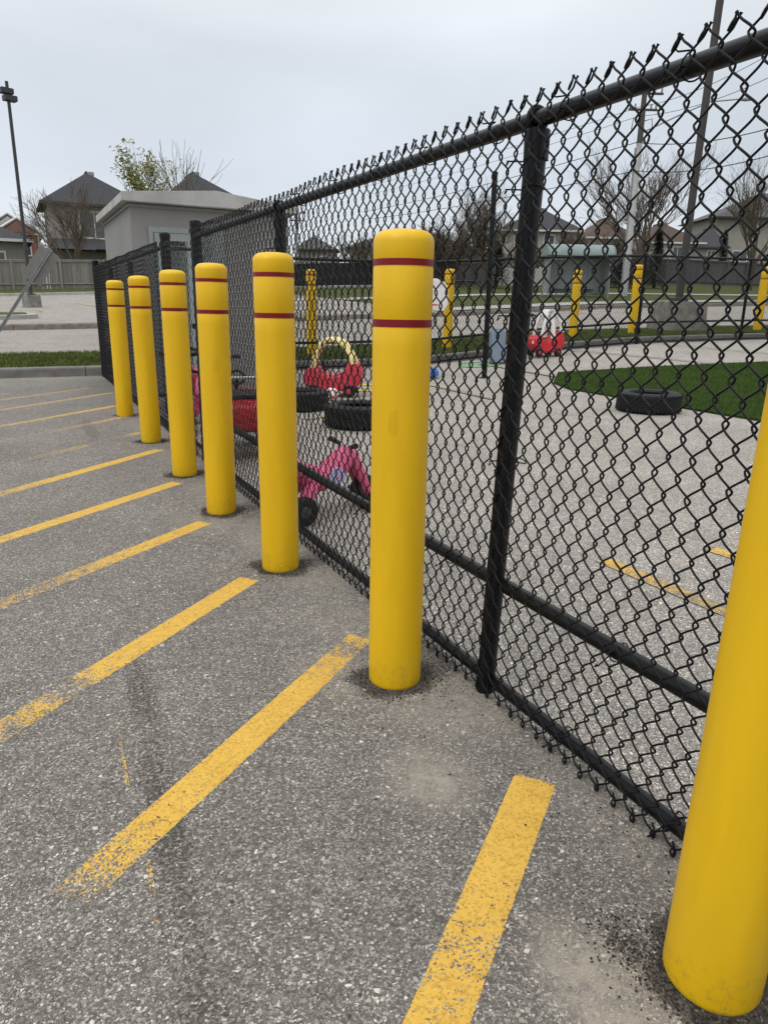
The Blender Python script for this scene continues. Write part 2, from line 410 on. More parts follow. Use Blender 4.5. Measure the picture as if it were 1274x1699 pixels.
# ------------------------------------------------------------------ builders
class MB:
    def __init__(s): s.v = []; s.f = []
    def add(s, vs, fs):
        n = len(s.v); s.v += [tuple(p) for p in vs]; s.f += [tuple(i + n for i in q) for q in fs]; return s
    def box(s, x0, x1, y0, y1, z0, z1, M=None):
        vs = [(x, y, z) for z in (z0, z1) for y in (y0, y1) for x in (x0, x1)]
        if M is not None: vs = [tuple(M @ Vector(p)) for p in vs]
        return s.add(vs, [(0, 2, 3, 1), (4, 5, 7, 6), (0, 1, 5, 4), (1, 3, 7, 5), (3, 2, 6, 7), (2, 0, 4, 6)])
    def tube(s, pts, r, n=8, cap=True, closed=False):
        P = [Vector(p) for p in pts]; m = len(P)
        R = [r] * m if not isinstance(r, (list, tuple)) else list(r)
        vs = []; up = None
        for i in range(m):
            if closed: d = P[(i + 1) % m] - P[i - 1]
            else: d = P[min(i + 1, m - 1)] - P[max(i - 1, 0)]
            if d.length < 1e-9: d = Vector((0, 0, 1))
            d.normalize()
            if up is None:
                a = Vector((0, 0, 1)) if abs(d.z) < .9 else Vector((1, 0, 0))
                up = a
            u = up - d * up.dot(d)
            if u.length < 1e-6: u = Vector((1, 0, 0)) - d * d.x
            u.normalize(); w = d.cross(u); up = u
            for k in range(n):
                a = 2 * PI * k / n
                vs.append(P[i] + (u * math.cos(a) + w * math.sin(a)) * R[i])
        fs = []
        for i in range(m if closed else m - 1):
            j = (i + 1) % m
            for k in range(n):
                k2 = (k + 1) % n
                fs.append((i * n + k, i * n + k2, j * n + k2, j * n + k))
        if cap and not closed:
            fs.append(tuple(range(n - 1, -1, -1))); fs.append(tuple((m - 1) * n + k for k in range(n)))
        return s.add(vs, fs)
    def lathe(s, prof, n=32, M=None, closed_prof=False):
        vs = []; m = len(prof)
        for r, z in prof:
            for k in range(n):
                a = 2 * PI * k / n; vs.append(Vector((r * math.cos(a), r * math.sin(a), z)))
        if M is not None: vs = [M @ p for p in vs]
        fs = []
        for i in range(m if closed_prof else m - 1):
            j = (i + 1) % m
            for k in range(n):
                k2 = (k + 1) % n
                fs.append((i * n + k, i * n + k2, j * n + k2, j * n + k))
        if not closed_prof:
            if prof[0][0] > 1e-4: fs.append(tuple(range(n - 1, -1, -1)))
            if prof[-1][0] > 1e-4: fs.append(tuple((m - 1) * n + k for k in range(n)))
        return s.add(vs, fs)
    def prism(s, poly, y0, y1, M=None):
        "poly in xz, extruded along y"
        n = len(poly); vs = [Vector((x, y0, z)) for x, z in poly] + [Vector((x, y1, z)) for x, z in poly]
        if M is not None: vs = [M @ p for p in vs]
        fs = [tuple(range(n)), tuple(range(2 * n - 1, n - 1, -1))]
        for i in range(n):
            j = (i + 1) % n; fs.append((i, i + n, j + n, j))
        return s.add(vs, fs)
    def build(s, name, mat, parent=None, smooth=False, bevel=0, loc=None):
        me = bpy.data.meshes.new(name)
        me.from_pydata([tuple(p) for p in s.v], [], s.f)
        bm = bmesh.new(); bm.from_mesh(me)
        if bevel:
            ed = [e for e in bm.edges if len(e.link_faces) == 2 and e.calc_face_angle(0) > .5]
            bmesh.ops.bevel(bm, geom=ed, offset=bevel, segments=2 if bevel < .01 else 3, affect='EDGES', clamp_overlap=True)
        bmesh.ops.recalc_face_normals(bm, faces=bm.faces)
        bm.to_mesh(me); bm.free()
        if smooth:
            me.polygons.foreach_set('use_smooth', [True] * len(me.polygons))
            try: me.set_sharp_from_angle(angle=math.radians(smooth if smooth is not True else 40))
            except Exception: pass
        me.materials.append(MATS[mat])
        return link(name, me, parent, loc)
def link(name, me, parent=None, loc=None):
    o = bpy.data.objects.new(name, me); COL.objects.link(o)
    if parent is not None: o.parent = parent
    if loc is not None: o.location = loc
    return o
def tag(o, label=None, cat=None, group=None, kind=None):
    if label: o['label'] = label
    if cat: o['category'] = cat
    if group: o['group'] = group
    if kind: o['kind'] = kind
    return o
def thing(name, label, cat, loc=(0, 0, 0), rz=0, group=None):
    o = bpy.data.objects.new(name, None); COL.objects.link(o)
    o.empty_display_size = .1
    o.location = loc; o.rotation_euler = (0, 0, rz)
    return tag(o, label, cat, group)
def copy_tree(o, parent=None):
    c = o.copy(); COL.objects.link(c)
    if parent is not None: c.parent = parent
    for ch in list(o.children): copy_tree(ch, c)
    return c
def np_mesh(name, V, F, mat, parent=None, smooth=True):
    "V (n,3) float, F (m,4) int quads"
    me = bpy.data.meshes.new(name)
    me.vertices.add(len(V)); me.vertices.foreach_set('co', np.asarray(V, np.float32).ravel())
    F = np.asarray(F, np.int32); k = F.shape[1]
    me.loops.add(F.size); me.loops.foreach_set('vertex_index', F.ravel())
    me.polygons.add(len(F)); me.polygons.foreach_set('loop_start', np.arange(len(F), dtype=np.int32) * k)
    me.update(calc_edges=True)
    if smooth: me.polygons.foreach_set('use_smooth', np.ones(len(F), bool))
    me.materials.append(MATS[mat])
    me.validate()
    return link(name, me, parent)

# ------------------------------------------------------------------ ground sheets
BOLL = [(1.063, .671), (1.03, 1.942), (1.025, 3.13), (1.008, 4.19), (1.010, 5.27), (1.006, 6.70), (1.000, 8.39)]
def grid_sheet(name, xs, ys, zf, mat, attrs=None, kind='structure', parent=None):
    xs = np.asarray(xs); ys = np.asarray(ys)
    X, Y = np.meshgrid(xs, ys)
    Z = np.vectorize(zf)(X, Y).astype(float)
    V = np.stack([X.ravel(), Y.ravel(), Z.ravel()], 1)
    nx, ny = len(xs), len(ys)
    i = np.arange(nx - 1)[None, :] + nx * np.arange(ny - 1)[:, None]; i = i.ravel()
    F = np.stack([i, i + 1, i + nx + 1, i + nx], 1)
    o = np_mesh(name, V, F, mat, parent)
    if attrs:
        for k, fn in attrs.items():
            a = o.data.attributes.new(k, 'FLOAT', 'POINT')
            a.data.foreach_set('value', fn(X, Y).astype(np.float32).ravel())
    if kind: o['kind'] = kind
    return o
def smooth(e0, e1, x):
    t = np.clip((x - e0) / (e1 - e0), 0, 1); return t * t * (3 - 2 * t)
def grime(X, Y):
    g = np.zeros_like(X)
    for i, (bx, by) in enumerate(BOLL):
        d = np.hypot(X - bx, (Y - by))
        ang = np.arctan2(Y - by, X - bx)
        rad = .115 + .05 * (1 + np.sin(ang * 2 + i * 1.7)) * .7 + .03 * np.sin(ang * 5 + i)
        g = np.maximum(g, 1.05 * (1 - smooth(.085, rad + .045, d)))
        # crumbs toward the fence
        d2 = np.hypot((X - bx - .13) / 1.5, (Y - by) / 1.0)
        g = np.maximum(g, .55 * (1 - smooth(.05, .17, d2)))
    for (sx, sy, rx, ry, a) in ((.955, .79, .06, .09, .62), (1.0, .60, .12, .06, .9), (1.0, 1.86, .10, .05, .9), (.93, 1.99, .07, .06, .85), (1.15, 3.15, .10, .06, .8), (1.12, 4.2, .1, .1, .7), (1.12, 5.3, .1, .15, .7)):
        g = np.maximum(g, a * (1 - smooth(.3, 1.2, np.hypot((X - sx) / rx, (Y - sy) / ry))))
    # along the fence foot
    g = np.maximum(g, .30 * (1 - smooth(.0, .11, np.abs(X - 1.27))))
    # oil trail down the stall
    cx = .19 + .057 * (Y - 1.0)
    tr = (1 - smooth(.015, .105, np.abs(X - cx + .02))) * (.57 + .08 * np.sin(Y * 9)) * smooth(.3, .8, Y) * (1 - .62 * smooth(2.1, 2.9, Y)) * (1 - smooth(4.5, 6.5, Y))
    g = np.maximum(g, np.clip(tr, 0, 1) * 1.0)
    d = np.hypot((X - .56) / .12, (Y - 7.6) / 1.3); g = np.maximum(g, .5 * (1 - smooth(.3, 1.1, d)))
    return g
def sand(X, Y):
    s = np.zeros_like(X)
    for (sx, sy, rx, ry, a) in ((.87, 1.42, .13, .16, .9), (.84, .74, .10, .17, 1.3), (.86, 1.40, .08, .09, 1.3), (1.12, 1.75, .22, .28, .75), (1.05, 2.45, .18, .3, .3), (1.12, 3.55, .20, .45, .85), (.92, 4.0, .2, .3, .5), (1.1, 4.7, .2, .4, .6),
                                (1.1, 5.9, .2, .5, .5), (1.1, 7.5, .2, .9, .5), (1.15, 3.0, .18, .3, .7), (.84, 2.05, .14, .2, .5), (1.2, 1.1, .1, .4, .35)):
        d = np.hypot((X - sx) / rx, (Y - sy) / ry); s = np.maximum(s, a * (1 - smooth(.35, 1.35, d)))
    s = np.maximum(s, .55 * smooth(12.0, 13.0, Y))
    return s
xs = np.concatenate([np.arange(-40, -3, 4.), np.arange(-3, -.6, .3), np.arange(-.6, 1.27, .02), [1.27]])
ys = np.concatenate([[-30, -15, -6, -3, -1, 0], np.arange(.2, 4.6, .02), np.arange(4.6, 9.5, .05), np.arange(9.5, 13.1, .3), [13.12]])
grid_sheet('parking_lot', xs, ys, lambda x, y: 0.0 if x < 1.27 else 0.0, 'asphalt_lot', {'grime': grime, 'sand': sand})
def play_z(x, y):
    if y < 5: return 0.0
    return T(x, min(y, 13.1)) if x > 1.3 else 0.0
xs = np.concatenate([[1.27], np.arange(1.6, 30, .4), [30, 45]])
ys = np.concatenate([[-30, -15, -6, -2], np.arange(0, 13.0, .4), [13.12]])
grid_sheet('playground_asphalt', xs, ys, play_z, 'asphalt_play')
XS = np.concatenate([[-60, -40, -20, -10, -5, -2], np.arange(-.5, 30, 1.), np.arange(30, 60, 3.), [60, 80, 120]])
grid_sheet('verge', XS, np.linspace(13.34, 15.8, 8), lambda x, y: max(T(x, y), T(x, 13.1) + .14 + .02 * (y - 13.3)) + .01, 'grass_base')
grid_sheet('road', XS, np.linspace(15.8, 22.0, 10), T, 'asphalt_road')
XL = [x for x in XS if x < 13] + [13.2]
XR = [13.2] + [x for x in XS if x > 13.3]
def lotz(x, y): return T(x, y) + .15 * (1 - (y - 22) / 22)
grid_sheet('far_parking_lot', XL, np.linspace(22.18, 44.0, 12), lotz, 'asphalt_far')
grid_sheet('far_grass', XR, np.concatenate([np.linspace(22.18, 44, 12)]), lotz, 'grass_base')
grid_sheet('sidewalk', XR, [30.3, 31.0, 31.9], lambda x, y: lotz(x, y) + .03, 'sidewalk')
grid_sheet('sidewalk', XR, [22.2, 22.8, 23.6], lambda x, y: lotz(x, y) + .03, 'sidewalk')
grid_sheet('grass_bank', XS, np.linspace(44.0, 46.6, 4), lambda x, y: T(x, y) + .01, 'grass_base')
grid_sheet('ground', [-900, -300, -60, -20, -5, 0, 5, 15, 30, 50, 80, 300, 900], [-900, -200, -30.2],
           lambda x, y: -.02, 'grass_base')
grid_sheet('ground', [-900, -300, -60, -20, -5, 0, 5, 15, 30, 50, 80, 300, 900], [46.6, 60, 100, 300, 1200],
           lambda x, y: T(x, 46) - .02 if y < 47 else T(x, 46) + .0, 'grass_base')
grid_sheet('ground', [-900, -60, -20, -5, 0, 5, 10, 15, 20, 30, 50, 120, 900], [13.1, 15.8, 22, 30, 44, 46.7], lambda x, y: T(x, y) - .12, 'grass_base')
grid_sheet('ground', [-900, -300, -100, -40.0], [-30.2, 0, 13.1], lambda x, y: -.02, 'grass_base')
grid_sheet('ground', [45.0, 100, 300, 900], [-30.2, 0, 5, 13.1], lambda x, y: T(45, y), 'grass_base')

# kerbs, each cast segment its own part
def kerb(name, label, y0, zb, h, mat, x0, x1, seg=3.0, depth=.17, setback=.02):
    t = thing(name, label, 'kerb', (0, 0, 0))
    x = x0
    while x < x1:
        xe = min(x + seg - .012, x1); m = MB()
        pts = np.linspace(x, xe, 4)
        vs = []; 
        for xx in pts:
            z = zb(xx)
            vs += [(xx, y0, z - .08), (xx, y0 + setback * .4, z + h - .03), (xx, y0 + setback, z + h - .008), (xx, y0 + setback + .02, z + h), (xx, y0 + depth, z + h + .004), (xx, y0 + depth, z - .08)]
        fs = []
        for i in range(3):
            for k in range(6):
                k2 = (k + 1) % 6; fs.append((i * 6 + k, i * 6 + k2, (i + 1) * 6 + k2, (i + 1) * 6 + k))
        fs += [tuple(range(6)), tuple(range(23, 17, -1))]
        m.add(vs, fs); m.build('kerb_segment', mat, t)
        x += seg
    return t
k1 = kerb('lot_kerb', 'long grey concrete kerb between parking lot and grass strip', 13.13, lambda x: T(x, 13.1), .15, 'kerb_concrete', -20, 30)
k1['kind'] = 'structure'
k2 = kerb('road_kerb', 'brownish kerb on the far side of the road', 22.0, lambda x: T(x, 22), .15, 'kerb_brownish', -20, 60, 4.0)
k2['kind'] = 'structure'
k3 = kerb('lot_edge_kerb', 'pale kerb at the back of the far parking lot', 43.98, lambda x: T(x, 44) - .02, .16, 'kerb_concrete_light', -25, 26, 5.0)
k3['kind'] = 'structure'
def traffic_island():
    t = thing('traffic_island', 'grass traffic island with pale kerb beyond the road', 'island', (0, 0, 0))
    t['kind'] = 'structure'
    m = MB(); pts = []
    for k in range(24):
        a = 2 * PI * k / 24
        pts.append((-2.9 + 3.6 * (abs(math.cos(a)) ** .5) * (1 if math.cos(a) > 0 else -1), 24.9 + 1.0 * (abs(math.sin(a)) ** .5) * (1 if math.sin(a) > 0 else -1)))
    z = lambda x, y: lotz(x, y)
    n = len(pts)
    vs = [(x, y, z(x, y) - .05) for x, y in pts] + [(x, y, z(x, y) + .12) for x, y in pts]
    m.add(vs, [tuple(range(n, 2 * n))] + [(i, (i + 1) % n, (i + 1) % n + n, i + n) for i in range(n)])
    m.build('kerb_ring', 'kerb_concrete_light', t)
    m = MB(); q = [(-2.9 + (x + 2.9) * .92, 24.9 + (y - 24.9) * .8) for x, y in pts]
    m.add([(x, y, z(x, y) + .135) for x, y in q], [tuple(range(n))]); m.build('lawn', 'grass_base', t)
traffic_island()

# grass blades on the verge
def blades(name, n, xr, yr, zf, h, seed, label):
    rs = np.random.RandomState(seed)
    x = rs.uniform(*xr, n); y = rs.uniform(*yr, n)
    z = np.array([zf(a, b) for a, b in zip(x, y)])
    a = rs.uniform(0, 2 * PI, n); w = rs.uniform(.006, .014, n); hh = h * rs.uniform(.4, 1.2, n)
    lx = rs.normal(0, .025, n); ly = rs.normal(0, .025, n)
    V = np.zeros((n, 3, 3))
    V[:, 0] = np.stack([x - w * np.cos(a), y - w * np.sin(a), z - .01], 1)
    V[:, 1] = np.stack([x + w * np.cos(a), y + w * np.sin(a), z - .01], 1)
    V[:, 2] = np.stack([x + lx, y + ly, z + hh], 1)
    o = np_mesh(name, V.reshape(-1, 3), np.arange(3 * n).reshape(n, 3), 'grass_blade', smooth=False)
    tag(o, label, 'grass', kind='stuff')
vz = lambda x, y: max(T(x, y), T(x, 13.1) + .14 + .02 * (y - 13.3)) + .01
blades('grass', 90000, (-5, 22), (13.32, 15.85), vz, .055, 3, 'short green grass growing on the strip beside the road')

# ------------------------------------------------------------------ painted lines
LOT = bpy.data.objects['parking_lot']; PLAY = bpy.data.objects['playground_asphalt']
def line(p0, p1, w, wear, mat='paint_yellow', parent=None, zf=None, n=40, dz=.004, name='painted_line', skew=0):
    p0 = np.array(p0, float); p1 = np.array(p1, float); d = p1 - p0; Ln = np.hypot(*d); d /= Ln; nrm = np.array([-d[1], d[0]])
    V = []; W = []; E = []
    us = np.linspace(0, 1, n); K = 7
    for u in us:
        for k in range(K):
            s = (-.5, -.47, -.3, 0, .3, .47, .5)[k]
            p = p0 + d * (Ln * u + skew * s * w) + nrm * s * w
            z = (zf(p[0], p[1]) if zf else 0) + (dz if zf else (.0016 if 0 < k < K - 1 else .0002))
            V.append((p[0], p[1], z)); W.append(wear(u))
            e = 0
            if k in (0, K - 1): e = 1
            E.append(max(e, 1.0 if u in (0, 1) else 0))
    F = [(i * K + k, i * K + k + 1, (i + 1) * K + k + 1, (i + 1) * K + k) for i in range(n - 1) for k in range(K - 1)]
    o = np_mesh(name, V, F, mat, parent)
    for nm, a in (('wear', W), ('edge', E)):
        at = o.data.attributes.new(nm, 'FLOAT', 'POINT'); at.data.foreach_set('value', np.array(a, np.float32))
    A_ = np.array(V)
    if not zf:
        for nm, fn in (('grime', grime), ('sand', sand)):
            at = o.data.attributes.new(nm, 'FLOAT', 'POINT'); at.data.foreach_set('value', fn(A_[:, 0], A_[:, 1]).astype(np.float32))
    return o
ip = lambda *pts: (lambda u: float(np.interp(u, [p[0] for p in pts], [p[1] for p in pts])))
line((1.123, 1.296), (.12, .485), .112, ip((0, .02), (.2, .06), (.36, .13), (.46, .20), (.6, .12), (1, .12)), parent=LOT, n=60)
line((1.065, 2.28), (-.045, 1.38), .106, ip((0, .15), (.08, .34), (.15, .22), (.3, .10), (.6, .08), (.8, .16), (.92, .26), (1, .42)), parent=LOT, n=80)
line((-.045, 1.38), (-.5, 1.01), .10, ip((0, .78), (1, .80)), parent=LOT)
line((.85, 3.04), (-.6, 1.76), .106, ip((0, .1), (.35, .12), (.50, .16), (.56, .42), (.62, .24), (.72, .34), (.8, .26), (.9, .40), (1, .36)), parent=LOT, n=80)
line((.875, 4.01), (-.9, 2.60), .106, ip((0, .12), (.3, .2), (.5, .34), (.7, .30), (1, .38)), parent=LOT, n=60)
line((.92, 5.04), (-.9, 3.51), .106, ip((0, .12), (.5, .16), (.8, .3), (1, .38)), parent=LOT, n=60)
line((1.02, 6.29), (-1.0, 4.40), .106, ip((0, .15), (.4, .15), (.6, .3), (1, .6)), parent=LOT, n=60)
line((1.00, 7.22), (-1.0, 5.30), .106, ip((0, .2), (.22, .62), (.28, .3), (.5, .4), (.6, .5), (1, .6)), parent=LOT, n=60)
line((1.05, 8.35), (-1.0, 6.40), .106, ip((0, .25), (.3, .35), (.6, .5), (1, .6)), parent=LOT, n=60)
line((1.03, 9.25), (-1.3, 7.05), .106, ip((0, .2), (.5, .3), (1, .4)), parent=LOT, n=60)
line((1.15, 10.62), (-1.5, 8.1), .10, ip((0, .25), (.5, .3), (1, .4)), parent=LOT, n=60)
line((.90, 11.3), (-1.6, 9.0), .10, ip((0, .3), (.5, .3), (1, .5)), parent=LOT, n=60)
line((.52, 12.15), (-.1, 11.6), .10, ip((0, .4), (1, .6)), parent=LOT, n=30)
line((-.1, 11.0), (-1.6, 9.9), .10, ip((0, .3), (1, .5)), parent=LOT, n=30)
# remnants of older striping beside the oil trail
line((.155, 2.2), (.135, 1.72), .012, ip((0, .45), (1, .30)), parent=LOT, mat='paint_yellow')
line((.14, 1.44), (.125, 1.20), .012, ip((0, .32), (1, .46)), parent=LOT, mat='paint_yellow')
line((.20, 1.18), (.15, .70), .10, ip((0, .60), (1, .50)), parent=LOT, mat='paint_pale')
pz = play_z
line((2.53, 2.56), (2.56, 1.4), .10, ip((0, .2), (.5, .32), (1, .3)), parent=PLAY, zf=pz, n=50)
line((3.18, 2.46), (3.30, 1.5), .10, ip((0, .2), (1, .3)), parent=PLAY, zf=pz, n=50)
line((5.75, 10.03), (5.7, 8.1), .08, ip((0, .3), (1, .4)), parent=PLAY, zf=pz, n=30, mat='paint_yellow', dz=.012)
line((8.3, 12.3), (8.23, 8.5), .08, ip((0, .3), (1, .4)), parent=PLAY, zf=pz, n=30, dz=.016)
line((3.05, 7.55), (2.75, 7.35), .10, ip((0, .3), (1, .4)), parent=PLAY, zf=pz, n=30, dz=.008)
line((11.0, 12.9), (12.3, 8.9), .07, ip((0, .45), (1, .5)), parent=PLAY, zf=pz, n=40, mat='paint_pale', dz=.02)
line((13.6, 12.6), (15.5, 8.5), .07, ip((0, .45), (1, .5)), parent=PLAY, zf=pz, n=40, mat='paint_pale', dz=.02)
FAR = bpy.data.objects['far_parking_lot']
for (a, b) in (((2.55, 34), (3.2, 28.5)), ((.75, 30.4), (.9, 27.8)), ((6.5, 34), (7.1, 29)), ((-3, 34), (-2.7, 29))):
    line(a, b, .14, ip((0, .2), (1, .4)), parent=FAR, zf=lotz, n=20, mat='paint_yellow' if a[0] < 1 else 'paint_pale', dz=.01)

# ------------------------------------------------------------------ bollards
def make_bollard():
    t = thing('bollard', 'x', 'bollard', (0, 0, 0), 0)
    r = .088
    pr = [(.0845, .0), (r - .001, .006)] + [(r, z) for z in (.012, .3, .6, .9, 1.10, 1.154)]
    pr += [(r - .0008, 1.156), (r - .0008, 1.185), (r, 1.187), (r, 1.323), (r - .0008, 1.325), (r - .0008, 1.350), (r, 1.352), (r, 1.393)]
    for k in range(1, 9):
        a = k / 8 * PI / 2; pr.append((r - .036 + .036 * math.cos(a), 1.393 + .034 * math.sin(a)))
    pr += [(.03, 1.4300), (.0, 1.431)]
    MB().lathe(pr, 64).build('sleeve', 'bollard_yellow', t, smooth=50)
    for z0, z1 in ((1.159, 1.181), (1.3285, 1.3475)):
        MB().lathe([(r - .002, z0), (r + .0004, z0 + .0006), (r + .0004, z1 - .0006), (r - .002, z1)], 64).build('reflective_band', 'red_tape', t, smooth=50)
    # moulded plate with unreadable raised lettering
    m = MB(); rr = random.Random(5)
    def patch(a0, a1, z0, z1, h=.0007):
        k = 4; vs = []; 
        for R_ in (r - .001, r + h):
            for z in (z0, z1):
                for i in range(k): 
                    a = a0 + (a1 - a0) * i / (k - 1); vs.append((R_ * math.cos(a), R_ * math.sin(a), z))
        fs = []
        for i in range(k - 1):
            fs += [(2 * k + i, 2 * k + i + 1, 3 * k + i + 1, 3 * k + i), (i, 2 * k + i, 2 * k + i + 1, i + 1)[::-1], (k + i, k + i + 1, 3 * k + i + 1, 3 * k + i)[::-1]]
        fs += [(0, k, 3 * k, 2 * k), (k - 1, 2 * k - 1, 4 * k - 1, 3 * k - 1)[::-1]]
        m.add(vs, fs)
    patch(-.10, .13, .9195, .921); patch(-.10, .13, .850, .8525, .0011); patch(-.105, -.095, .850, .921)
    for a0, a1, zz0, zz1 in ((-.045, .015, .853, .917), (.04, .11, .855, .918), (-.20, -.135, .856, .905)):
        z = zz0
        while z < zz1:
            st = rr.uniform(.0045, .0065); k = rr.random()
            patch(a0, a1, z, z + .0011)
            if k < .5: patch(a0, a0 + .012, z, z + st * .7)
            if k > .3: patch(a1 - .012, a1, z, z + st * .7)
            if .4 < k < .8: patch((a0 + a1) / 2 - .006, (a0 + a1) / 2 + .006, z, z + st * .7)
            z += st
    m.build('moulded_plate', 'bollard_yellow', t)
    return t
b0 = make_bollard()
blab = ['yellow bollard nearest the camera, cut off by the right edge of the photo',
        'big yellow bollard in the middle, standing just before the nearest black fence post',
        'yellow bollard that stands left of the pink trike seen through the fence',
        'yellow bollard with the red wagon just right of it behind the mesh',
        'yellow bollard that hides the lower part of the white notice',
        'second bollard from the far end of the near row, just left of the gate post',
        'farthest yellow bollard of the near row, closest to the grass strip']
brot = [3.9, 4.02, 3.2, 4.55, 2.6, 1.0, .3]
for i, (x, y) in enumerate(BOLL):
    o = b0 if i == 0 else copy_tree(b0)
    o.location = (x, y, 0); o.rotation_euler = (math.radians(rnd.uniform(-.3, .3)), math.radians(rnd.uniform(-.3, .3)), brot[i])
    if i == 0: o.rotation_euler = (.0105, .021, 0); o.location = (1.055, .675, 0)
    tag(o, blab[i], 'bollard', 'yellow bollards along the near fence')
FB = [(19.0, 14.2, .64, 1.27), (14.22, 14.2, .54, 1.25), (12.27, 14.2, .45, 1.18), (8.68, 14.2, .28, 1.23), (5.44, 14.2, .26, 1.16), (23.5, 14.2, .70, 1.25)]
flab = ['yellow bollard beyond the playground at the far right, right of the last fence post',
        'yellow bollard beyond the far fence, just left of the concrete light pole base',
        'yellow bollard beyond the far fence, right of the red and white toy car',
        'yellow bollard beyond the far fence, right of the big middle bollard',
        'distant yellow bollard seen above the yellow roof of the pink toy car',
        'yellow bollard on the verge outside the right edge of the photo']
for i, (x, y, z, s) in enumerate(FB):
    if i == 5: continue
    o = copy_tree(b0); o.location = (x, y, z - .03); o.scale = (s, s, s); o.rotation_euler = (0, 0, i * 1.3)
    tag(o, flab[i], 'bollard', 'yellow bollards on the verge beyond the playground')

# ------------------------------------------------------------------ chain link
def wire_path(z_bot, z_top, nper, p, A, a, steps, even, lip=True, side=0):
    """centre line of one wire: local y along the fence, x depth"""
    K = 2 * nper                                     # node levels 0..K
    dz = (z_top - z_bot) / K
    n = K * steps
    ph = np.arange(n + 1) / steps * PI + (0 if even else PI)
    c = np.cos(ph); tri = 2 / PI * np.arcsin(np.clip(np.cos(ph), -1, 1))
    yy = A * (.55 * c + .45 * tri * 1.0)
    yy *= 1.0
    xx = a * np.sin(ph)
    zz = z_bot + np.arange(n + 1) / steps * dz
    return np.stack([xx, yy, zz], 1)
def np_tubes(paths, r, n):
    V = []; F = []; base = 0
    for P in paths:
        m = len(P); d = np.gradient(P, axis=0); d /= np.linalg.norm(d, axis=1)[:, None] + 1e-12
        up = np.array([1., 0, 0]); u = up - d * (d @ up)[:, None]; u /= np.linalg.norm(u, axis=1)[:, None] + 1e-12
        w = np.cross(d, u)
        rr = np.full(m, r) if np.isscalar(r) else r
        ang = np.arange(n) * 2 * PI / n
        ring = P[:, None, :] + (u[:, None, :] * np.cos(ang)[None, :, None] + w[:, None, :] * np.sin(ang)[None, :, None]) * rr[:, None, None]
        V.append(ring.reshape(-1, 3))
        i = np.arange(m - 1)[:, None] * n; k = np.arange(n)[None, :]; k2 = (k + 1) % n
        F.append(np.stack([i + k, i + k2, i + n + k2, i + n + k], 2).reshape(-1, 4) + base)
        base += m * n
    return np.concatenate(V), np.concatenate(F)
PIT = .0635
ZT, ZB = 1.743, .014
NPER = 20
AMP = PIT / 4 + .0065
def wire_mesh_data(name, even, steps=14, sides=7, r=.0025):
    P = wire_path(ZB, ZT, NPER, PIT, AMP, .006, steps, even)
    dz = (ZT - ZB) / 40
    # knuckled ends: stop both wires where they cross, then finish each end
    P = P[3:-3]
    P[-4:, 0] *= np.array([.8, .55, .3, .1]); P[:4, 0] *= np.array([.1, .3, .55, .8])
    e = P[-1]; b = P[0]
    if even:      # arrives at the peak, then folds back down along its neighbour
        top = np.array([e + np.array([-.002, .0016, .0030]), e + np.array([-.0045, .0034, .0018])] + [e + np.array([-.0046, .0038 + k * .0042, -.0030 - k * .0060]) for k in range(4)])
        loop = [(-.005, .0045, .024), (-.006, -.0035, .012), (-.006, -.0085, -.001), (-.005, -.0065, -.010), (-.004, .001, -.0135), (-.003, .0082, -.010), (-.002, .0062, -.001)]
        tb = np.array([b + np.array(q) for q in loop])
        P = np.concatenate([tb, P, top])
    else:
        top = np.array([e + np.array([.000, -.0022, .0035]), e + np.array([.0005, -.0045, .0070])])
        tb = np.array([b + np.array([-.004, -.0062, -.004]), b + np.array([-.002, -.0030, -.005])])
        P = np.concatenate([tb, P, top])
    V, F = np_tubes([P], r, sides)
    me = bpy.data.meshes.new(name)
    # sleeve + end buds
    mb = MB()
    if even:
        e = P[-4:]
        mb.tube([e[0], e[1], e[2], e[3]], [.0028, .0036, .0036, .0028], 7)
        q = Vector(P[-6]); mb.tube([q, q + Vector((-.0015, .0030, .0045))], [.0026, .0036], 7)
        q = Vector(P[4]); mb.tube([q + Vector((0, -.005, .001)), q + Vector((0, .004, .001))], .0042, 7)
    else:
        e = Vector(P[-1]); mb.tube([e + Vector((0, .0015, -.0025)), e], [.0026, .0036], 7)
    n0 = len(V); V = np.concatenate([V, np.array([tuple(v) for v in mb.v])])
    quads = [f for f in mb.f if len(f) == 4]
    others = [f for f in mb.f if len(f) != 4]
    faces = [tuple(int(i) for i in f) for f in F] + [tuple(i + n0 for i in f) for f in quads + others]
    me.from_pydata([tuple(v) for v in V], [], faces)
    me.polygons.foreach_set('use_smooth', [True] * len(me.polygons))
    me.materials.append(MATS['black_wire'])
    return me
WE = wire_mesh_data('wire', True); WO = wire_mesh_data('wire', False)
FX = 1.235
PH0 = 1.435 - PIT / 4                     # even wire centre so that its peak is at y=1.435
def wire_obj(i, parent, dz=0, zs=1.0):
    y = PH0 + i * PIT / 2
    even = (i % 2 == 0)
    o = link('wire', WE if even else WO, parent)
    o.location = (FX + .0012 * math.sin(i * 2.1) + .003 * math.sin(i * .11), y + .0006 * math.sin(i * 3.7), dz + .002 * math.sin(i * 1.3) + .003 * math.sin(i * .17))
    o.rotation_euler = (math.radians(.07 * math.sin(i * .37)), math.radians(.14 * math.sin(i * .21)), math.radians(1.5 * math.sin(i * 1.9)))
    if zs != 1: o.scale = (1, 1, zs)
    return o
def idx(y): return int(math.ceil((y - PH0) / (PIT / 2)))
fence = thing('chain_link_fence', 'tall black chain-link fence behind the near row of yellow bollards', 'fence')
i0, i1, ig0, ig1 = idx(.33), idx(5.70), idx(5.82), idx(6.90)
iB = idx(7.04); nA = i1 - i0
for i in range(i0, i1): wire_obj(i, fence)
nB = 300 - nA
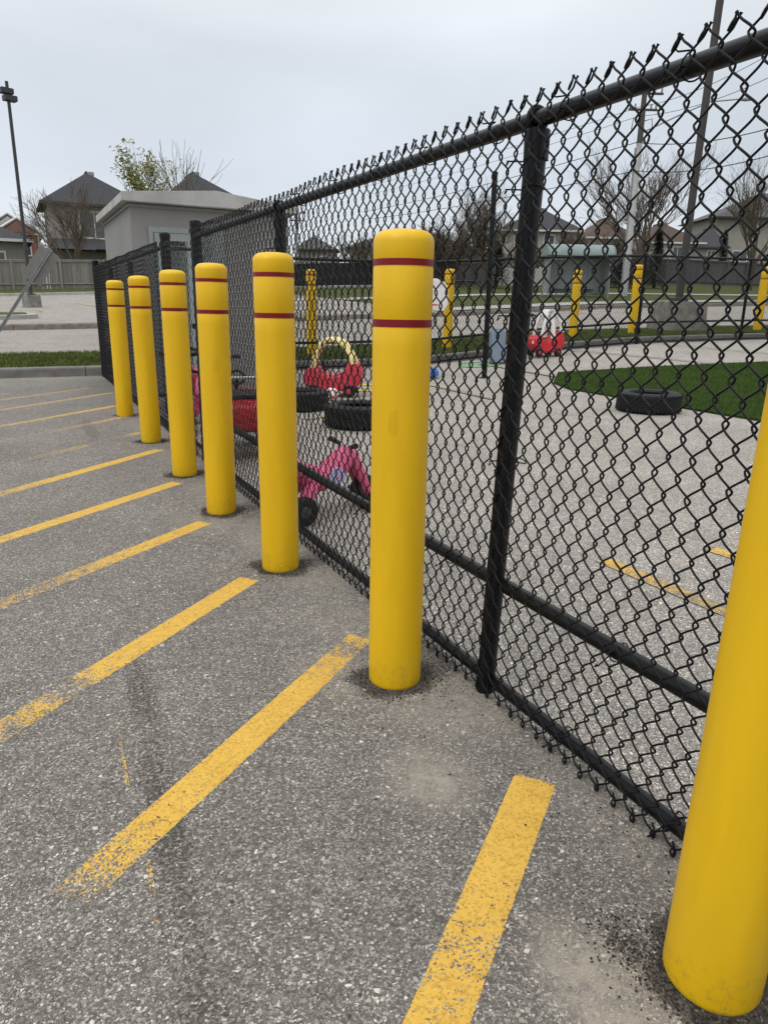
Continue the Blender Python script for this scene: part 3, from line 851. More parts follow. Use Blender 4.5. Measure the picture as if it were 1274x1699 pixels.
for i in range(iB, iB + nB): wire_obj(i, fence)
# remaining wires as one part
paths = []
for i in list(range(idx(-2.0), i0)) + list(range(iB + nB, idx(12.96))):
    P = wire_path(ZB, ZT, NPER, PIT, AMP, .006, 6, i % 2 == 0); P[:, 0] += FX; P[:, 1] += PH0 + i * PIT / 2; paths.append(P)
V, F = np_tubes(paths, .0026, 5)
o = np_mesh('remaining_wires', V, F, 'black_wire', fence); o['kind'] = 'stuff'
def post(x, y, z, r, parent, cap=False, name='post', zb=-.02):
    m = MB(); q = abs(y - 1.70) < .01; m.tube([(x - (.028 if q else 0), y + (.045 if q else 0), zb), (x, y, z)], r, 24); m.build(name, 'black_vinyl', parent, smooth=40)
    if cap:
        pr = [(r + .004, z - .03), (r + .004, z - .002), (r + .002, z + .006), (r * .7, z + .014), (r * .35, z + .018), (0, z + .019)]
        MB().lathe(pr, 24, Matrix.Translation((x, y, 0))).build('post_cap', 'black_vinyl', parent, smooth=60)
PX = 1.292
for y in (-.42, 1.70, 3.81):
    post(PX, y, 1.664, .0295, fence)
    # loop cap carrying the top rail
    m = MB(); m.lathe([(.033, 1.60), (.034, 1.668), (.030, 1.672), (.0, 1.673)], 20, Matrix.Translation((PX, y, 0))); 
    ring = [(PX - .003 + .029 * math.cos(a), y, 1.695 + .029 * math.sin(a)) for a in np.linspace(0, 2 * PI, 17)[:-1]]
    m.tube(ring, .0075, 6, closed=True); m.build('loop_cap', 'black_vinyl', fence, smooth=40)
post(PX, 9.2, 1.664, .0295, fence); post(PX, 11.1, 1.664, .0295, fence)
post(PX, 5.755, 1.795, .041, fence, True, 'gate_post'); post(PX, 6.985, 1.80, .045, fence, True, 'gate_post')
post(PX - .01, 12.99, 1.83, .05, fence, True, 'corner_post')
for (ya, yb) in ((-2.0, 5.715), (7.03, 12.95)):
    MB().tube([(PX - .004, ya, 1.695), (PX - .004, yb, 1.695)], .0212, 16).build('top_rail', 'black_vinyl', fence, smooth=40)
    MB().tube([(PX - .012, ya, .040), (PX - .012, yb, .040)], .0205, 16).build('bottom_rail', 'black_vinyl', fence, smooth=40)
MB().tube([(PX - .004, -2.0, .380), (PX - .004, 5.715, .380)], .0225, 16).build('middle_rail', 'black_vinyl', fence, smooth=40)
def tie(y, z, parent, rv=.0235):
    m = MB(); cx = PX - .004
    pts = []
    for k in range(15):
        a = PI * .15 + k / 14 * PI * 1.7 + PI / 2
        pts.append((cx - .002 + (rv + .004) * math.cos(a), y + .010 * math.sin(k * .4) + k * .0012, z + (rv + .004) * math.sin(a)))
    m.tube(pts, .0019, 6)
    m.tube([pts[0], (FX - .006, y - .004, z + .014), (FX - .009, y + .006, z + .024), (FX - .004, y + .014, z + .018)], .0019, 6)
    m.tube([pts[-1], (FX - .004, y + .022, z - .030), (FX - .009, y + .030, z - .036), (FX - .008, y + .022, z - .026)], .0021, 6)
    m.build('tie', 'black_wire', parent, smooth=60)
for y in (.95, 1.19, 1.56, 1.87, 2.25, 2.62, 3.0, 3.45, 3.95, 4.4, 4.9, 5.4): tie(y, 1.695, fence)
for y in (.97, 1.37, 2.4, 3.1): tie(y, .040, fence)
for y in (1.2, 2.0, 2.7, 3.4, 4.4): tie(y, .38, fence)
def band(y, z, r=.031):
    m = MB(); pts = [(PX + (r + .001) * math.cos(a), y + (r + .001) * math.sin(a), z + .004 * math.sin(a * 2)) for a in np.linspace(PI * .62, PI * .62 + 2 * PI * .86, 18)]
    m.tube(pts, .0019, 6); e = Vector(pts[0])
    m.tube([e, (FX - .004, e.y + .014, z - .004), (FX - .009, e.y + .010, z - .016), (FX - .006, e.y + .004, z - .008)], .0021, 6)
    m.build('tie', 'black_wire', fence, smooth=60)
for y, zs in ((1.70, (1.60, 1.53, 1.20, .78)), (3.81, (1.5, 1.1, .7))):
    for z in zs: band(y, z)

gate = thing('gate', 'narrow black chain-link gate between two capped posts in the near fence', 'gate')
m = MB()
fx = PX
m.tube([(fx, 5.835, .05), (fx, 5.835, 1.64)], .017, 12).build('frame_upright', 'black_vinyl', gate, smooth=40)
MB().tube([(fx, 6.90, .05), (fx, 6.90, 1.72)], .02, 12).build('frame_upright', 'black_vinyl', gate, smooth=40)
MB().lathe([(.023, 1.70), (.023, 1.725), (.012, 1.735), (0, 1.737)], 14, Matrix.Translation((fx, 6.90, 0))).build('frame_cap', 'black_vinyl', gate, smooth=40)
for z in (1.61, .85, .06):
    MB().tube([(fx, 5.835, z), (fx, 6.90, z + (.06 if z > 1 else 0))], .016, 12).build('frame_bar', 'black_vinyl', gate, smooth=40)
for i in range(ig0, ig1):
    y_ = PH0 + i * PIT / 2; wire_obj(i, gate, 0, (1.655 + .062 * (y_ - 5.83) / 1.07) / 1.735)
for z in (.35, 1.45):
    MB().box(fx - .03, fx + .03, 6.90, 6.945, z - .03, z + .03).build('hinge', 'black_vinyl', gate, bevel=.004)
MB().box(fx - .045, fx + .045, 5.79, 5.86, 1.02, 1.06).build('latch', 'black_vinyl', gate, bevel=.004)

# notice on the gate mesh
sg = thing('notice_sign', 'small white notice board hung on the black gate mesh, partly behind a bollard', 'sign', (1.222, 6.20, 1.03))
MB().box(-.002, .002, -.145, .145, 0, .40).build('board', 'toy_white', sg)
m = MB(); m.box(-.004, -.0022, -.13, .13, .372, .388); m.build('header_bar', 'pole_dark', sg)
m = MB(); rr = random.Random(3)
for zl, hh in ((.30, .035), (.25, .02), (.21, .02), (.15, .012), (.12, .012), (.07, .012)):
    y = -.12
    while y < .11:
        w = rr.uniform(.008, .02) * (hh / .02) ** .5
        if rr.random() < .8: m.box(-.004, -.0022, y, y + w * .7, zl, zl + hh * rr.choice((1, .7, 1)))
        y += w
m.build('print', 'pole_dark', sg)

# far fence beyond the playground (own posts, rails and mesh)
ff = thing('playground_fence', 'black chain-link fence along the far side of the playground', 'fence')
FY = 13.05
def fz(x): return T(x, 13.05)
xp = [4.1, 6.4, 9.7, 13.25, 16.85, 20.4, 24.0, 27.6]
for x in xp:
    MB().lathe([(.038, fz(x) - .02), (.038, fz(x) + 1.99)], 12, Matrix.Translation((x, FY, 0))).build('post', 'black_vinyl', ff, smooth=40)
for h, nm, r in ((1.99, 'top_rail', .028), (.50, 'middle_rail', .026), (.05, 'bottom_rail', .024)):
    MB().tube([(x, FY - .01, fz(x) + h) for x in np.arange(1.3, 28, .9)], r, 8).build(nm, 'black_vinyl', ff, smooth=40)
paths = []; p2 = .078
NP2 = 20
i = 0; x = 1.35
while x < 28:
    P = wire_path(.02, 2.04, NP2, p2, p2 / 4 + .007, .006, 4, i % 2 == 0)
    Q = np.stack([P[:, 1] + x, P[:, 0] + FY - .05, P[:, 2] + fz(x)], 1); paths.append(Q)
    x += p2 / 2; i += 1
V, F = np_tubes(paths, .0029, 3)
o = np_mesh('wire_mesh', V, F, 'black_wire', ff); o['kind'] = 'stuff'
# side return of the fence at the right, off toward the viewer's right
for (x, z) in ((1.9, 0),): pass

# ------------------------------------------------------------------ utility building
ub = thing('utility_building', 'low grey stucco utility building behind the near fence and gate', 'building')
bx0, bx1, by0, by1 = 1.45, 3.52, 10.04, 12.86
m = MB(); m.box(bx0, bx1, by0, by1, -.05, 2.40); m.build('wall', 'stucco_grey', ub)
m = MB(); xm = 2.52
def slab(y0, y1):
    return [(bx0 - .10, 2.40), (bx1 + .12, 2.39), (bx1 + .12, 2.47), (xm, 2.60), (bx0 - .10, 2.51)]
m.prism(slab(0, 0), by0 - .12, by1 + .08); m.build('roof', 'roof_slab', ub, bevel=.008)
m = MB(); m.box(bx0 - .02, bx1 + .02, by0 - .02, by1 + .02, 2.35, 2.384); m.build('eave_band', 'stucco_grey_dark', ub)
m = MB(); m.box(1.655, 2.62, by0 - .03, by0 + .0, 0, 2.13); df = m.build('door_frame', 'door_greygreen', ub, bevel=.004)
m = MB(); m.box(1.72, 2.55, by0 - .045, by0 - .031, 0.02, 2.06); dd = m.build('door', 'door_greygreen', ub, bevel=.003)
m = MB(); m.box(1.714, 1.719, by0 - .040, by0 - .0305, 0.02, 2.066); m.box(1.714, 2.556, by0 - .040, by0 - .0305, 2.061, 2.066); m.build('door_gap', 'soffit_dark', ub)
m = MB(); m.tube([(2.46, by0 - .045, 1.0), (2.46, by0 - .10, 1.0), (2.38, by0 - .10, 1.0)], .01, 8); m.build('handle', 'galvanised', dd)

# ------------------------------------------------------------------ playground things
tf = MB()
pts = [(7.74, 9.32), (8.6, 10.25), (9.6, 10.05), (13.2, 9.55), (20, 8.6), (24, 3), (14, 2.6), (7.9, 4.6), (7.54, 5.45), (7.5, 7.2), (7.45, 8.6)]
n = len(pts)
tf.add([(x, y, pz(x, y) + .002) for x, y in pts] + [(x, y, pz(x, y) + .028) for x, y in pts], [])
o = grid_sheet('turf_tmp', [0, 1], [0, 1], lambda x, y: 0, 'turf'); bpy.data.objects.remove(o)
# turf as a fine grid clipped to the outline so that it follows the ground
def inside(x, y):
    c = False
    for i in range(n):
        x1, y1 = pts[i]; x2, y2 = pts[(i + 1) % n]
        if (y1 > y) != (y2 > y) and x < (x2 - x1) * (y - y1) / (y2 - y1) + x1: c = not c
    return c
bm = bmesh.new()
outl = []
for i in range(n):
    a, b = pts[i], pts[(i + 1) % n]; k = max(2, int(math.hypot(a[0] - b[0], a[1] - b[1]) / .4))
    outl += [(a[0] + (b[0] - a[0]) * j / k, a[1] + (b[1] - a[1]) * j / k) for j in range(k)]
top = [bm.verts.new((x, y, 0)) for x, y in outl]
bm.faces.new(top)
for ax, rng in ((0, np.arange(7.6, 24, .5)), (1, np.arange(2.8, 10.2, .5))):
    for v in rng:
        no = (1, 0, 0) if ax == 0 else (0, 1, 0); co = (v, 0, 0) if ax == 0 else (0, v, 0)
        bmesh.ops.bisect_plane(bm, geom=bm.verts[:] + bm.edges[:] + bm.faces[:], plane_co=co, plane_no=no)
for v in bm.verts: v.co.z = pz(v.co.x, v.co.y) + .030
ext = bmesh.ops.extrude_face_region(bm, geom=bm.faces[:])
for v in [g for g in ext['geom'] if isinstance(g, bmesh.types.BMVert)]: pass
for v in bm.verts:
    pass
vs_new = [g for g in ext['geom'] if isinstance(g, bmesh.types.BMVert)]
old = [v for v in bm.verts if v not in set(vs_new)]
for v in old: v.co.z -= .029
bmesh.ops.recalc_face_normals(bm, faces=bm.faces)
me = bpy.data.meshes.new('turf_mat'); bm.to_mesh(me); bm.free(); me.materials.append(MATS['turf'])
o = link('artificial_turf', me); tag(o, 'dark green artificial turf sheet laid on the playground asphalt', 'turf')

rs = np.random.RandomState(8); nb = 60000
bx = rs.uniform(7.4, 16, nb); by = rs.uniform(4, 10.4, nb); kp = np.array([inside(a + 1e-4, b) for a, b in zip(bx, by)]); bx = bx[kp]; by = by[kp]; nb = len(bx)
bz = np.array([pz(a, b) for a, b in zip(bx, by)]) + .028
an = rs.uniform(0, 2 * PI, nb); Vb = np.zeros((nb, 3, 3)); wb = .006; hb = rs.uniform(.010, .032, nb)
Vb[:, 0] = np.stack([bx - wb * np.cos(an), by - wb * np.sin(an), bz], 1); Vb[:, 1] = np.stack([bx + wb * np.cos(an), by + wb * np.sin(an), bz], 1)
Vb[:, 2] = np.stack([bx + rs.normal(0, .01, nb), by + rs.normal(0, .01, nb), bz + hb], 1)
tb_ = np_mesh('turf_pile', Vb.reshape(-1, 3), np.arange(3 * nb).reshape(nb, 3), 'turf_blade', parent=o, smooth=False); tb_['kind'] = 'stuff'
def tyre(label, x, y, R, w, name='tyre'):
    t = thing(name, label, 'tyre', (x, y, pz(x, y)), rnd.uniform(0, 6), 'old tyres lying on the playground')
    pr = []
    ri = R * .60
    pr += [(ri, .035), (ri + .015, .012), (ri + .07, .003), (R - .05, .006), (R - .012, .028), (R - .002, .05)]
    nr = 4
    z = .058; dzg = (w - .116) / nr
    for k in range(nr):
        pr += [(R, z), (R + .002, z + dzg * .78), (R - .008, z + dzg * .80), (R - .008, z + dzg * .98)]
        z += dzg
    pr += [(R, w - .055), (R - .012, w - .026), (R - .05, w - .004), (ri + .07, w - .001), (ri + .015, w - .010), (ri, w - .034), (ri + .012, w - .05), (R - .035, w * .7), (R - .03, w * .5), (R - .035, w * .3), (ri + .012, .05)]
    MB().lathe(pr, 56, closed_prof=True).build('carcass', 'rubber', t, smooth=35)
    m = MB()
    for k in range(56):
        a = 2 * PI * k / 56; M = Matrix.Rotation(a, 4, 'Z')
        m.box(R - .004, R + .005, -.011, .011, .022, .062, M); m.box(R - .004, R + .005, -.011, .011, w - .062, w - .022, M)
    o = m.build('shoulder_lugs', 'rubber', t); o['kind'] = 'stuff'
    return t
tyre('black tyre lying flat by the tip of the green turf', 6.93, 6.52, .385, .245)
tyre('black tyre lying flat in front of the pink toy car, half behind the middle bollard', 3.12, 6.80, .36, .24)
tyre('black tyre lying flat just left of the soccer ball', 2.98, 8.20, .345, .23)

def wheel(parent, x, y, z, r, w, mat='rubber', hub='toy_white', axis='Y'):
    M = Matrix.Translation((x, y, z)) @ (Matrix.Rotation(PI / 2, 4, 'X') if axis == 'Y' else Matrix.Rotation(PI / 2, 4, 'Y'))
    pr = [(0, -w / 2 + .004), (r * .55, -w / 2 + .002), (r * .8, -w / 2), (r * .96, -w / 2 + r * .08), (r, -w / 4), (r, w / 4), (r * .96, w / 2 - r * .08), (r * .8, w / 2), (r * .55, w / 2 - .002), (0, w / 2 - .004)]
    o = MB().lathe(pr, 24, M).build('wheel', mat, parent, smooth=40)
    h = MB().lathe([(0, -w / 2 - .008), (r * .38, -w / 2 - .004), (r * .42, -w / 2 + .004), (r * .42, w / 2 - .004), (r * .38, w / 2 + .004), (0, w / 2 + .008)], 16, M).build('hub', hub, o, smooth=40)
    return o
def skin_chain(name, pts, rad, mat, parent, sub=1):
    return MB().tube(pts, rad, 14).build(name, mat, parent, smooth=60)
def toy_trike(label, x, y, rz, s=1.0, mat='toy_pink'):
    t = thing('toy_trike', label, 'toy trike', (x, y, pz(x, y)), rz, None); t.scale = (s, s, s)
    # +x is forward
    pts = [(-.22, 0, .25), (-.16, 0, .245), (-.06, 0, .215), (.03, 0, .235), (.10, 0, .31), (.16, 0, .35), (.22, 0, .335)]
    body = MB().tube(pts, [.038, .066, .074, .078, .070, .064, .034], 16).build('body', mat, t, smooth=60)
    for q in body.data.vertices: q.co.y *= 1.35
    m = MB(); m.tube([(-.24, 0, .275), (-.18, 0, .285), (-.09, 0, .262), (-.03, 0, .250)], [.03, .058, .050, .02], 14); st = m.build('seat', mat, t, smooth=60)
    for q in st.data.vertices: q.co.y *= 1.6
    for sy in (-1, 1):
        MB().tube([(-.10, sy * .04, .20), (-.19, sy * .12, .15), (-.235, sy * .15, .09)], [.05, .045, .034], 12).build('rear_leg', mat, t, smooth=60)
        wheel(t, -.25, sy * .19, .088, .088, .055, hub='rubber_grey')
        MB().tube([(.185, sy * .02, .33), (.235, sy * .045, .22), (.285, sy * .045, .10)], [.045, .034, .026], 12).build('fork', mat, t, smooth=60)
        g = MB().tube([(.155, sy * .05, .405), (.13, sy * .15, .43)], [.012, .017], 12).build('grip', 'rubber', t, smooth=60)
        MB().tube([(.285, sy * .045, .10), (.285, sy * .10, .10)], .01, 8).build('pedal_arm', 'rubber', t)
        MB().box(.25, .32, min(sy * .09, sy * .15), max(sy * .09, sy * .15), .09, .11).build('pedal', 'rubber', t, bevel=.004)
    MB().tube([(.18, 0, .34), (.155, 0, .40)], .02, 10).build('stem', 'rubber', t, smooth=60)
    MB().tube([(.155, -.05, .405), (.155, .05, .405)], .014, 10).build('handlebar', 'chrome', t, smooth=60)
    wheel(t, .285, 0, .105, .105, .05, hub='rubber_grey')
    MB().lathe([(0, -.071), (.035, -.0735), (.035, -.068)], 16, Matrix.Translation((.05, -.0155, .245)) @ Matrix.Rotation(PI / 2, 4, 'X') @ Matrix.Translation((0, 0, .135))).build('sticker', 'toy_lilac', t)
    MB().lathe([(0, 0), (.055, .002), (.058, -.006)], 18, Matrix.Translation((.03, -.103, .245)) @ Matrix.Rotation(PI / 2, 4, 'X')).build('sticker', 'toy_lilac', t)
    return t
toy_trike('pink plastic trike with black grips, seen through the mesh left of the middle bollard', 1.575, 3.92, math.radians(8), .98)
toy_trike('small pink trike behind the fence, third gap from the left in the bollard row', 1.66, 7.25, math.radians(75), 1.3, 'toy_pink')
toy_trike('dark pink and purple trike behind the gate, between the left bollards', 1.70, 8.45, math.radians(95), 1.5, 'toy_pinkred')
def ride_wagon():
    t = thing('toy_wagon', 'big red plastic ride-on wagon with black wheels behind the fence', 'toy wagon', (1.66, 5.98, 0), math.radians(84))
    m = MB(); m.prism([(-.42, .22), (.36, .20), (.45, .28), (.44, .44), (.30, .50), (-.05, .47), (-.30, .50), (-.46, .46), (-.48, .30)], -.21, .21); m.build('body', 'toy_red', t, bevel=.035, smooth=50)
    for sx in (-.28, .28):
        for sy in (-1, 1): wheel(t, sx, sy * .20, .12, .12, .07, 'rubber', 'toy_red')
    MB().box(-.38, .10, -.15, .15, .485, .515).build('seat', 'rubber', t, bevel=.012)
    MB().tube([(-.42, -.17, .46), (-.44, -.17, .66), (-.44, .17, .66), (-.42, .17, .46)], .014, 10).build('push_bar', 'chrome', t, smooth=60)
    MB().tube([(.30, 0, .48), (.24, 0, .60)], .018, 10).build('steering_column', 'rubber', t, smooth=60)
    ring = [(.235 + .02 * math.cos(a), .06 * math.sin(a), .60 + .055 * math.cos(a)) for a in np.linspace(0, 2 * PI, 17)[:-1]]
    MB().tube(ring, .012, 8, closed=True).build('steering_wheel', 'rubber', t, smooth=60)
ride_wagon()
def scooter(label, x, y, rz, mat):
    t = thing('toy_scooter', label, 'scooter', (x, y, pz(x, y)), rz, 'toy scooters behind the fence')
    MB().box(-.25, .18, -.06, .06, .09, .12).build('deck', mat, t, bevel=.012)
    MB().tube([(.20, 0, .10), (.26, 0, .30), (.22, 0, .72)], [.02, .018, .015], 10).build('steering_column', 'chrome', t, smooth=60)
    MB().tube([(.22, -.17, .73), (.22, .17, .73)], .012, 8).build('handlebar', mat, t)
    for sy in (-1, 1): MB().tube([(.22, sy * .11, .73), (.22, sy * .18, .73)], .018, 10).build('grip', 'rubber', t)
    wheel(t, .26, -.05, .07, .07, .03, hub=mat); wheel(t, .26, .05, .07, .07, .03, hub=mat); wheel(t, -.28, 0, .07, .07, .03, hub=mat)
scooter('navy blue toy scooter parked beside the red wagon behind the fence', 1.62, 6.72, math.radians(60), 'toy_navy')
scooter('purple toy scooter parked behind the gate mesh', 1.60, 7.80, math.radians(80), 'toy_purple')

def coupe(name, label, x, y, rz, body, roof, s=1.0, pillars='thin', wm='rubber'):
    t = thing(name, label, 'toy car', (x, y, pz(x, y)), rz); t.scale = (s, s, s)
    # side profile, +x is the front
    prof = [(-.36, .14), (-.24, .09), (-.10, .08), (.16, .08), (.26, .10), (.37, .16), (.39, .28), (.34, .38), (.22, .41), (.15, .33), (.02, .285), (-.10, .30), (-.17, .36), (-.23, .47), (-.33, .48), (-.40, .38), (-.40, .24)]
    m = MB(); m.prism(prof, -.21, .21); b = m.build('body', body, t, bevel=.03, smooth=60)
    m = MB(); m.prism([(-.10, .12), (.14, .12), (.15, .30), (.02, .27), (-.10, .285)], -.222, -.208); d = m.build('door', body, t, bevel=.004)
    MB().lathe([(.0, -.012), (.02, -.008), (.022, 0)], 12, Matrix.Translation((.12, -.222, .25)) @ Matrix.Rotation(PI / 2, 4, 'X') @ Matrix.Rotation(PI, 4, 'X')).build('door_handle', 'toy_white', d)
    if pillars == 'thin':
        for sy in (-1, 1):
            pts = [(.26, sy * .17, .38), (.235, sy * .165, .52), (.16, sy * .15, .70), (.06, sy * .14, .755), (-.06, sy * .14, .755), (-.16, sy * .15, .70), (-.25, sy * .165, .56), (-.30, sy * .17, .44)]
            MB().tube(pts, [.026, .026, .03, .032, .034, .036, .036, .036], 12).build('roof_pillar', roof, t, smooth=60)
        MB().prism([(-.16, .70), (-.06, .757), (.06, .757), (.15, .71), (.13, .735), (.05, .785), (-.06, .785), (-.16, .735)], -.15, .15).build('roof', roof, t, bevel=.008)
    else:
        for sy in (-1, 1):
            for pts, rr_ in (([(.20, sy * .17, .38), (.16, sy * .165, .58), (.08, sy * .14, .78), (0, sy * .10, .84)], [.035, .03, .035, .04]), ([(-.32, sy * .17, .46), (-.30, sy * .165, .62), (-.18, sy * .14, .79), (-.06, sy * .10, .845)], [.055, .05, .045, .04]), ([(-.10, sy * .175, .36), (-.07, sy * .165, .58), (-.04, sy * .14, .80)], [.06, .045, .04])):
                MB().tube(pts, rr_, 12).build('roof_pillar', roof, t, smooth=60)
        MB().prism([(-.22, .775), (-.10, .84), (.04, .85), (.12, .77), (.10, .80), (.02, .875), (-.10, .87), (-.21, .81)], -.16, .16).build('roof', roof, t, bevel=.01)
    for sx in (-.24, .25):
        for sy in (-1, 1): wheel(t, sx, sy * .19, .085, .085, .07, wm, body)
    ring = [(.13 + .02 * math.cos(a), .07 * math.sin(a), .40 + .07 * math.cos(a)) for a in np.linspace(0, 2 * PI, 13)[:-1]]
    MB().tube(ring, .01, 8, closed=True).build('steering_wheel', 'rubber', t, smooth=60)
    for sy in (-1, 1):
        MB().lathe([(0, .012), (.03, .008), (.034, 0)], 12, Matrix.Translation((.385, sy * .12, .27)) @ Matrix.Rotation(PI / 2, 4, 'Y')).build('headlight', 'toy_white', t)
    return t
coupe('toy_car', 'pink toddler car with cream yellow roof hoop behind the tyres', 3.85, 9.25, math.radians(150), 'toy_coupe_red', 'toy_cream', 1.0)
coupe('toy_car', 'red toddler car with white roof, right of the nearest fence post', 9.95, 12.36, math.radians(172), 'toy_red', 'toy_white', .98, 'wide').scale = (.90, .95, 1.10)
def ball():
    bm = bmesh.new(); bmesh.ops.create_icosphere(bm, subdivisions=2, radius=.085)
    me = bpy.data.meshes.new('soccer_ball'); bm.to_mesh(me); 
    me.materials.append(MATS['toy_white']); me.materials.append(MATS['toy_red'])
    ico = bmesh.new(); bmesh.ops.create_icosphere(ico, subdivisions=1, radius=1); vv = [v.co.normalized() for v in ico.verts]; ico.free()
    bm.free()
    bm = bmesh.new(); bmesh.ops.create_icosphere(bm, subdivisions=4, radius=.085); bm.to_mesh(me); bm.free()
    for p in me.polygons:
        c = p.center.normalized(); p.use_smooth = True
        if max(c.dot(v) for v in vv) > .955: p.material_index = 1
    o = link('soccer_ball', me); o.location = (3.62, 8.75, .095)
    tag(o, 'white and red soccer ball in front of the pink toy car', 'ball')
ball()
def hoop(label, x, y, R, mat):
    pts = [(R * math.cos(a), R * math.sin(a), .012) for a in np.linspace(0, 2 * PI, 49)[:-1]]
    o = MB().tube(pts, .012, 8, closed=True).build('hula_hoop', mat, None, smooth=60)
    z = max(pz(x + R, y), pz(x - R, y), pz(x, y + R)); o.location = (x, y, z)
    o.rotation_euler = (0, -math.atan2(pz(x + R, y) - pz(x - R, y), 2 * R), 0); o.location.z = pz(x, y)
    tag(o, label, 'hula hoop', 'hula hoops on the playground')
hoop('green hula hoop lying on the asphalt left of the grey step stool', 8.2, 12.2, .40, 'hoop_green')
hoop('yellow hula hoop lying on the asphalt right of the pink toy car', 4.55, 9.9, .42, 'hoop_yellow')
def steps():
    t = thing('toy_step_stool', 'grey blue plastic step block between the thin and the thick black posts', 'step stool', (8.75, 12.1, pz(8.75, 12.1)), math.radians(-28))
    m = MB(); m.prism([(-.30, 0), (.40, 0), (.40, .34), (-.02, .34), (-.02, .66), (-.30, .66)], -.2, .2); m.build('block', 'toy_greyblue', t, bevel=.03, smooth=50)
    MB().box(.0, .38, -.17, .17, .342, .352).build('tread', 'toy_greyblue', t); MB().box(-.28, -.04, -.17, .17, .662, .672).build('tread', 'toy_greyblue', t)
steps()
def toy_hoop():
    t = thing('toy_basketball_hoop', 'white toy basketball backboard on blue base behind the middle bollard', 'toy hoop', (6.25, 10.95, .04), math.radians(-27))
    MB().box(-.34, .24, -.22, .22, 0, .16).build('base', 'toy_blue', t, bevel=.04, smooth=50)
    MB().tube([(0, 0, .18), (0, 0, 1.35)], .04, 12).build('post', 'toy_blue', t, smooth=50)
    pts = [(-.40, 1.20)] + [(.18 + .18 * math.cos(a) - .0, 1.42 + .18 * math.sin(a)) for a in (-PI / 2, -.8, 0, .8, PI / 2)] + [(-.22 + .18 * math.cos(a), 1.42 + .18 * math.sin(a)) for a in (PI / 2, 2.3, PI)]
    MB().prism([(-.36, 1.10), (.30, 1.10), (.36, 1.20), (.36, 1.44), (.30, 1.56), (.16, 1.62), (-.22, 1.62), (-.36, 1.52), (-.42, 1.38), (-.42, 1.18)], -.07, -.04).build('backboard', 'toy_white', t, bevel=.01)
    ring = [(.17 * math.cos(a), -.27 + .17 * math.sin(a), 1.2) for a in np.linspace(0, 2 * PI, 17)[:-1]]
    MB().tube(ring, .012, 8, closed=True).build('rim', 'toy_red', t, smooth=60)
toy_hoop()
lp = thing('steel_post', 'thin tall black steel post standing on the playground left of the thick post', 'post', (7.2, 10.51, pz(7.2, 10.51)))
MB().lathe([(.045, 0), (.045, 3.25)], 16).build('shaft', 'black_vinyl', lp, smooth=40)
MB().lathe([(.11, 0), (.11, .012), (.05, .016)], 16).build('base_plate', 'black_paint_dull', lp)
MB().lathe([(.05, 3.24), (.05, 3.27), (.02, 3.29), (0, 3.292)], 16).build('cap', 'black_vinyl', lp, smooth=40)

# ------------------------------------------------------------------ street furniture
def concrete_base(parent, w0, w1, h, mat='base_concrete'):
    m = MB(); a, b = w0 / 2, w1 / 2
    vs = [(-a, -a, -.1), (a, -a, -.1), (a, a, -.1), (-a, a, -.1), (-b, -b, h), (b, -b, h), (b, b, h), (-b, b, h)]
    m.add(vs, [(3, 2, 1, 0), (4, 5, 6, 7), (0, 1, 5, 4), (1, 2, 6, 5), (2, 3, 7, 6), (3, 0, 4, 7)])
    return m.build('concrete_base', mat, parent, bevel=.02)
t = thing('parking_lot_light', 'tall dark double headed parking lot light on a concrete block at the left', 'street light', (.72, 31.3, .82), math.radians(20)); t.scale = (1, 1, .985)
concrete_base(t, .55, .50, .58)
MB().lathe([(.16, .58), (.16, .62), (.07, .66), (.062, 3), (.055, 7.85)], 16).build('pole', 'pole_dark', t, smooth=40)
for sx, zz in ((-1, 7.44), (1, 7.22)):
    MB().box(-.21 + sx * .05, .21 + sx * .05, -.16, .16, zz, zz + .18).build('lamp_head', 'pole_dark', t, bevel=.012)
t = thing('floodlight_pole', 'tall brown light pole on a big concrete block beyond the far fence', 'street light', (16.64, 15.0, .50), math.radians(-20))
concrete_base(t, 1.22, 1.10, .95)
MB().lathe([(.24, .95), (.24, .99), (.235, 1.04), (.115, 1.06)], 20).build('pole_shoe', 'pole_brown', t, smooth=40)
o = MB().tube([(0, 0, 1.0), (.03, 0, 4), (.10, 0, 8), (.18, 0, 10.5)], [.105, .10, .095, .09], 16).build('pole', 'pole_brown', t, smooth=40)
for sx in (-1, 1):
    MB().prism([(.18 + sx * .05, 10.25), (.18 + sx * .55, 10.2), (.18 + sx * .58, 10.32), (.18 + sx * .5, 10.45), (.18 + sx * .05, 10.45)], -.2, .2).build('lamp_head', 'pole_brown', t, bevel=.02)
def road_sign():
    t = thing('road_sign', 'grey back of a road sign on a leaning steel post at the left edge', 'sign', (-.58, 14.2, .19))
    d = Vector((1.25, 0, 1.80)); L_ = d.length; a = math.atan2(d.x, d.z)
    M = Matrix.Rotation(a, 4, 'Y')
    m = MB()
    m.box(-.028, .028, -.016, .003, -.1, L_ + .06, M); m.box(-.028, -.012, -.030, -.014, -.1, L_ + .06, M); m.box(.012, .028, -.030, -.014, -.1, L_ + .06, M)
    m.build('post', 'galvanised', t)
    pl = MB(); pl.box(-.165, .165, .004, .008, L_ - .56, L_ + .05, M); p = pl.build('plate', 'sign_back', t, bevel=.0)
    for z in (L_ - .42, L_ - .08):
        MB().lathe([(0, .012), (.012, .010), (.014, 0)], 8, M @ Matrix.Translation((0, -.016, z)) @ Matrix.Rotation(PI / 2, 4, 'X')).build('bolt', 'galvanised', p)
road_sign()
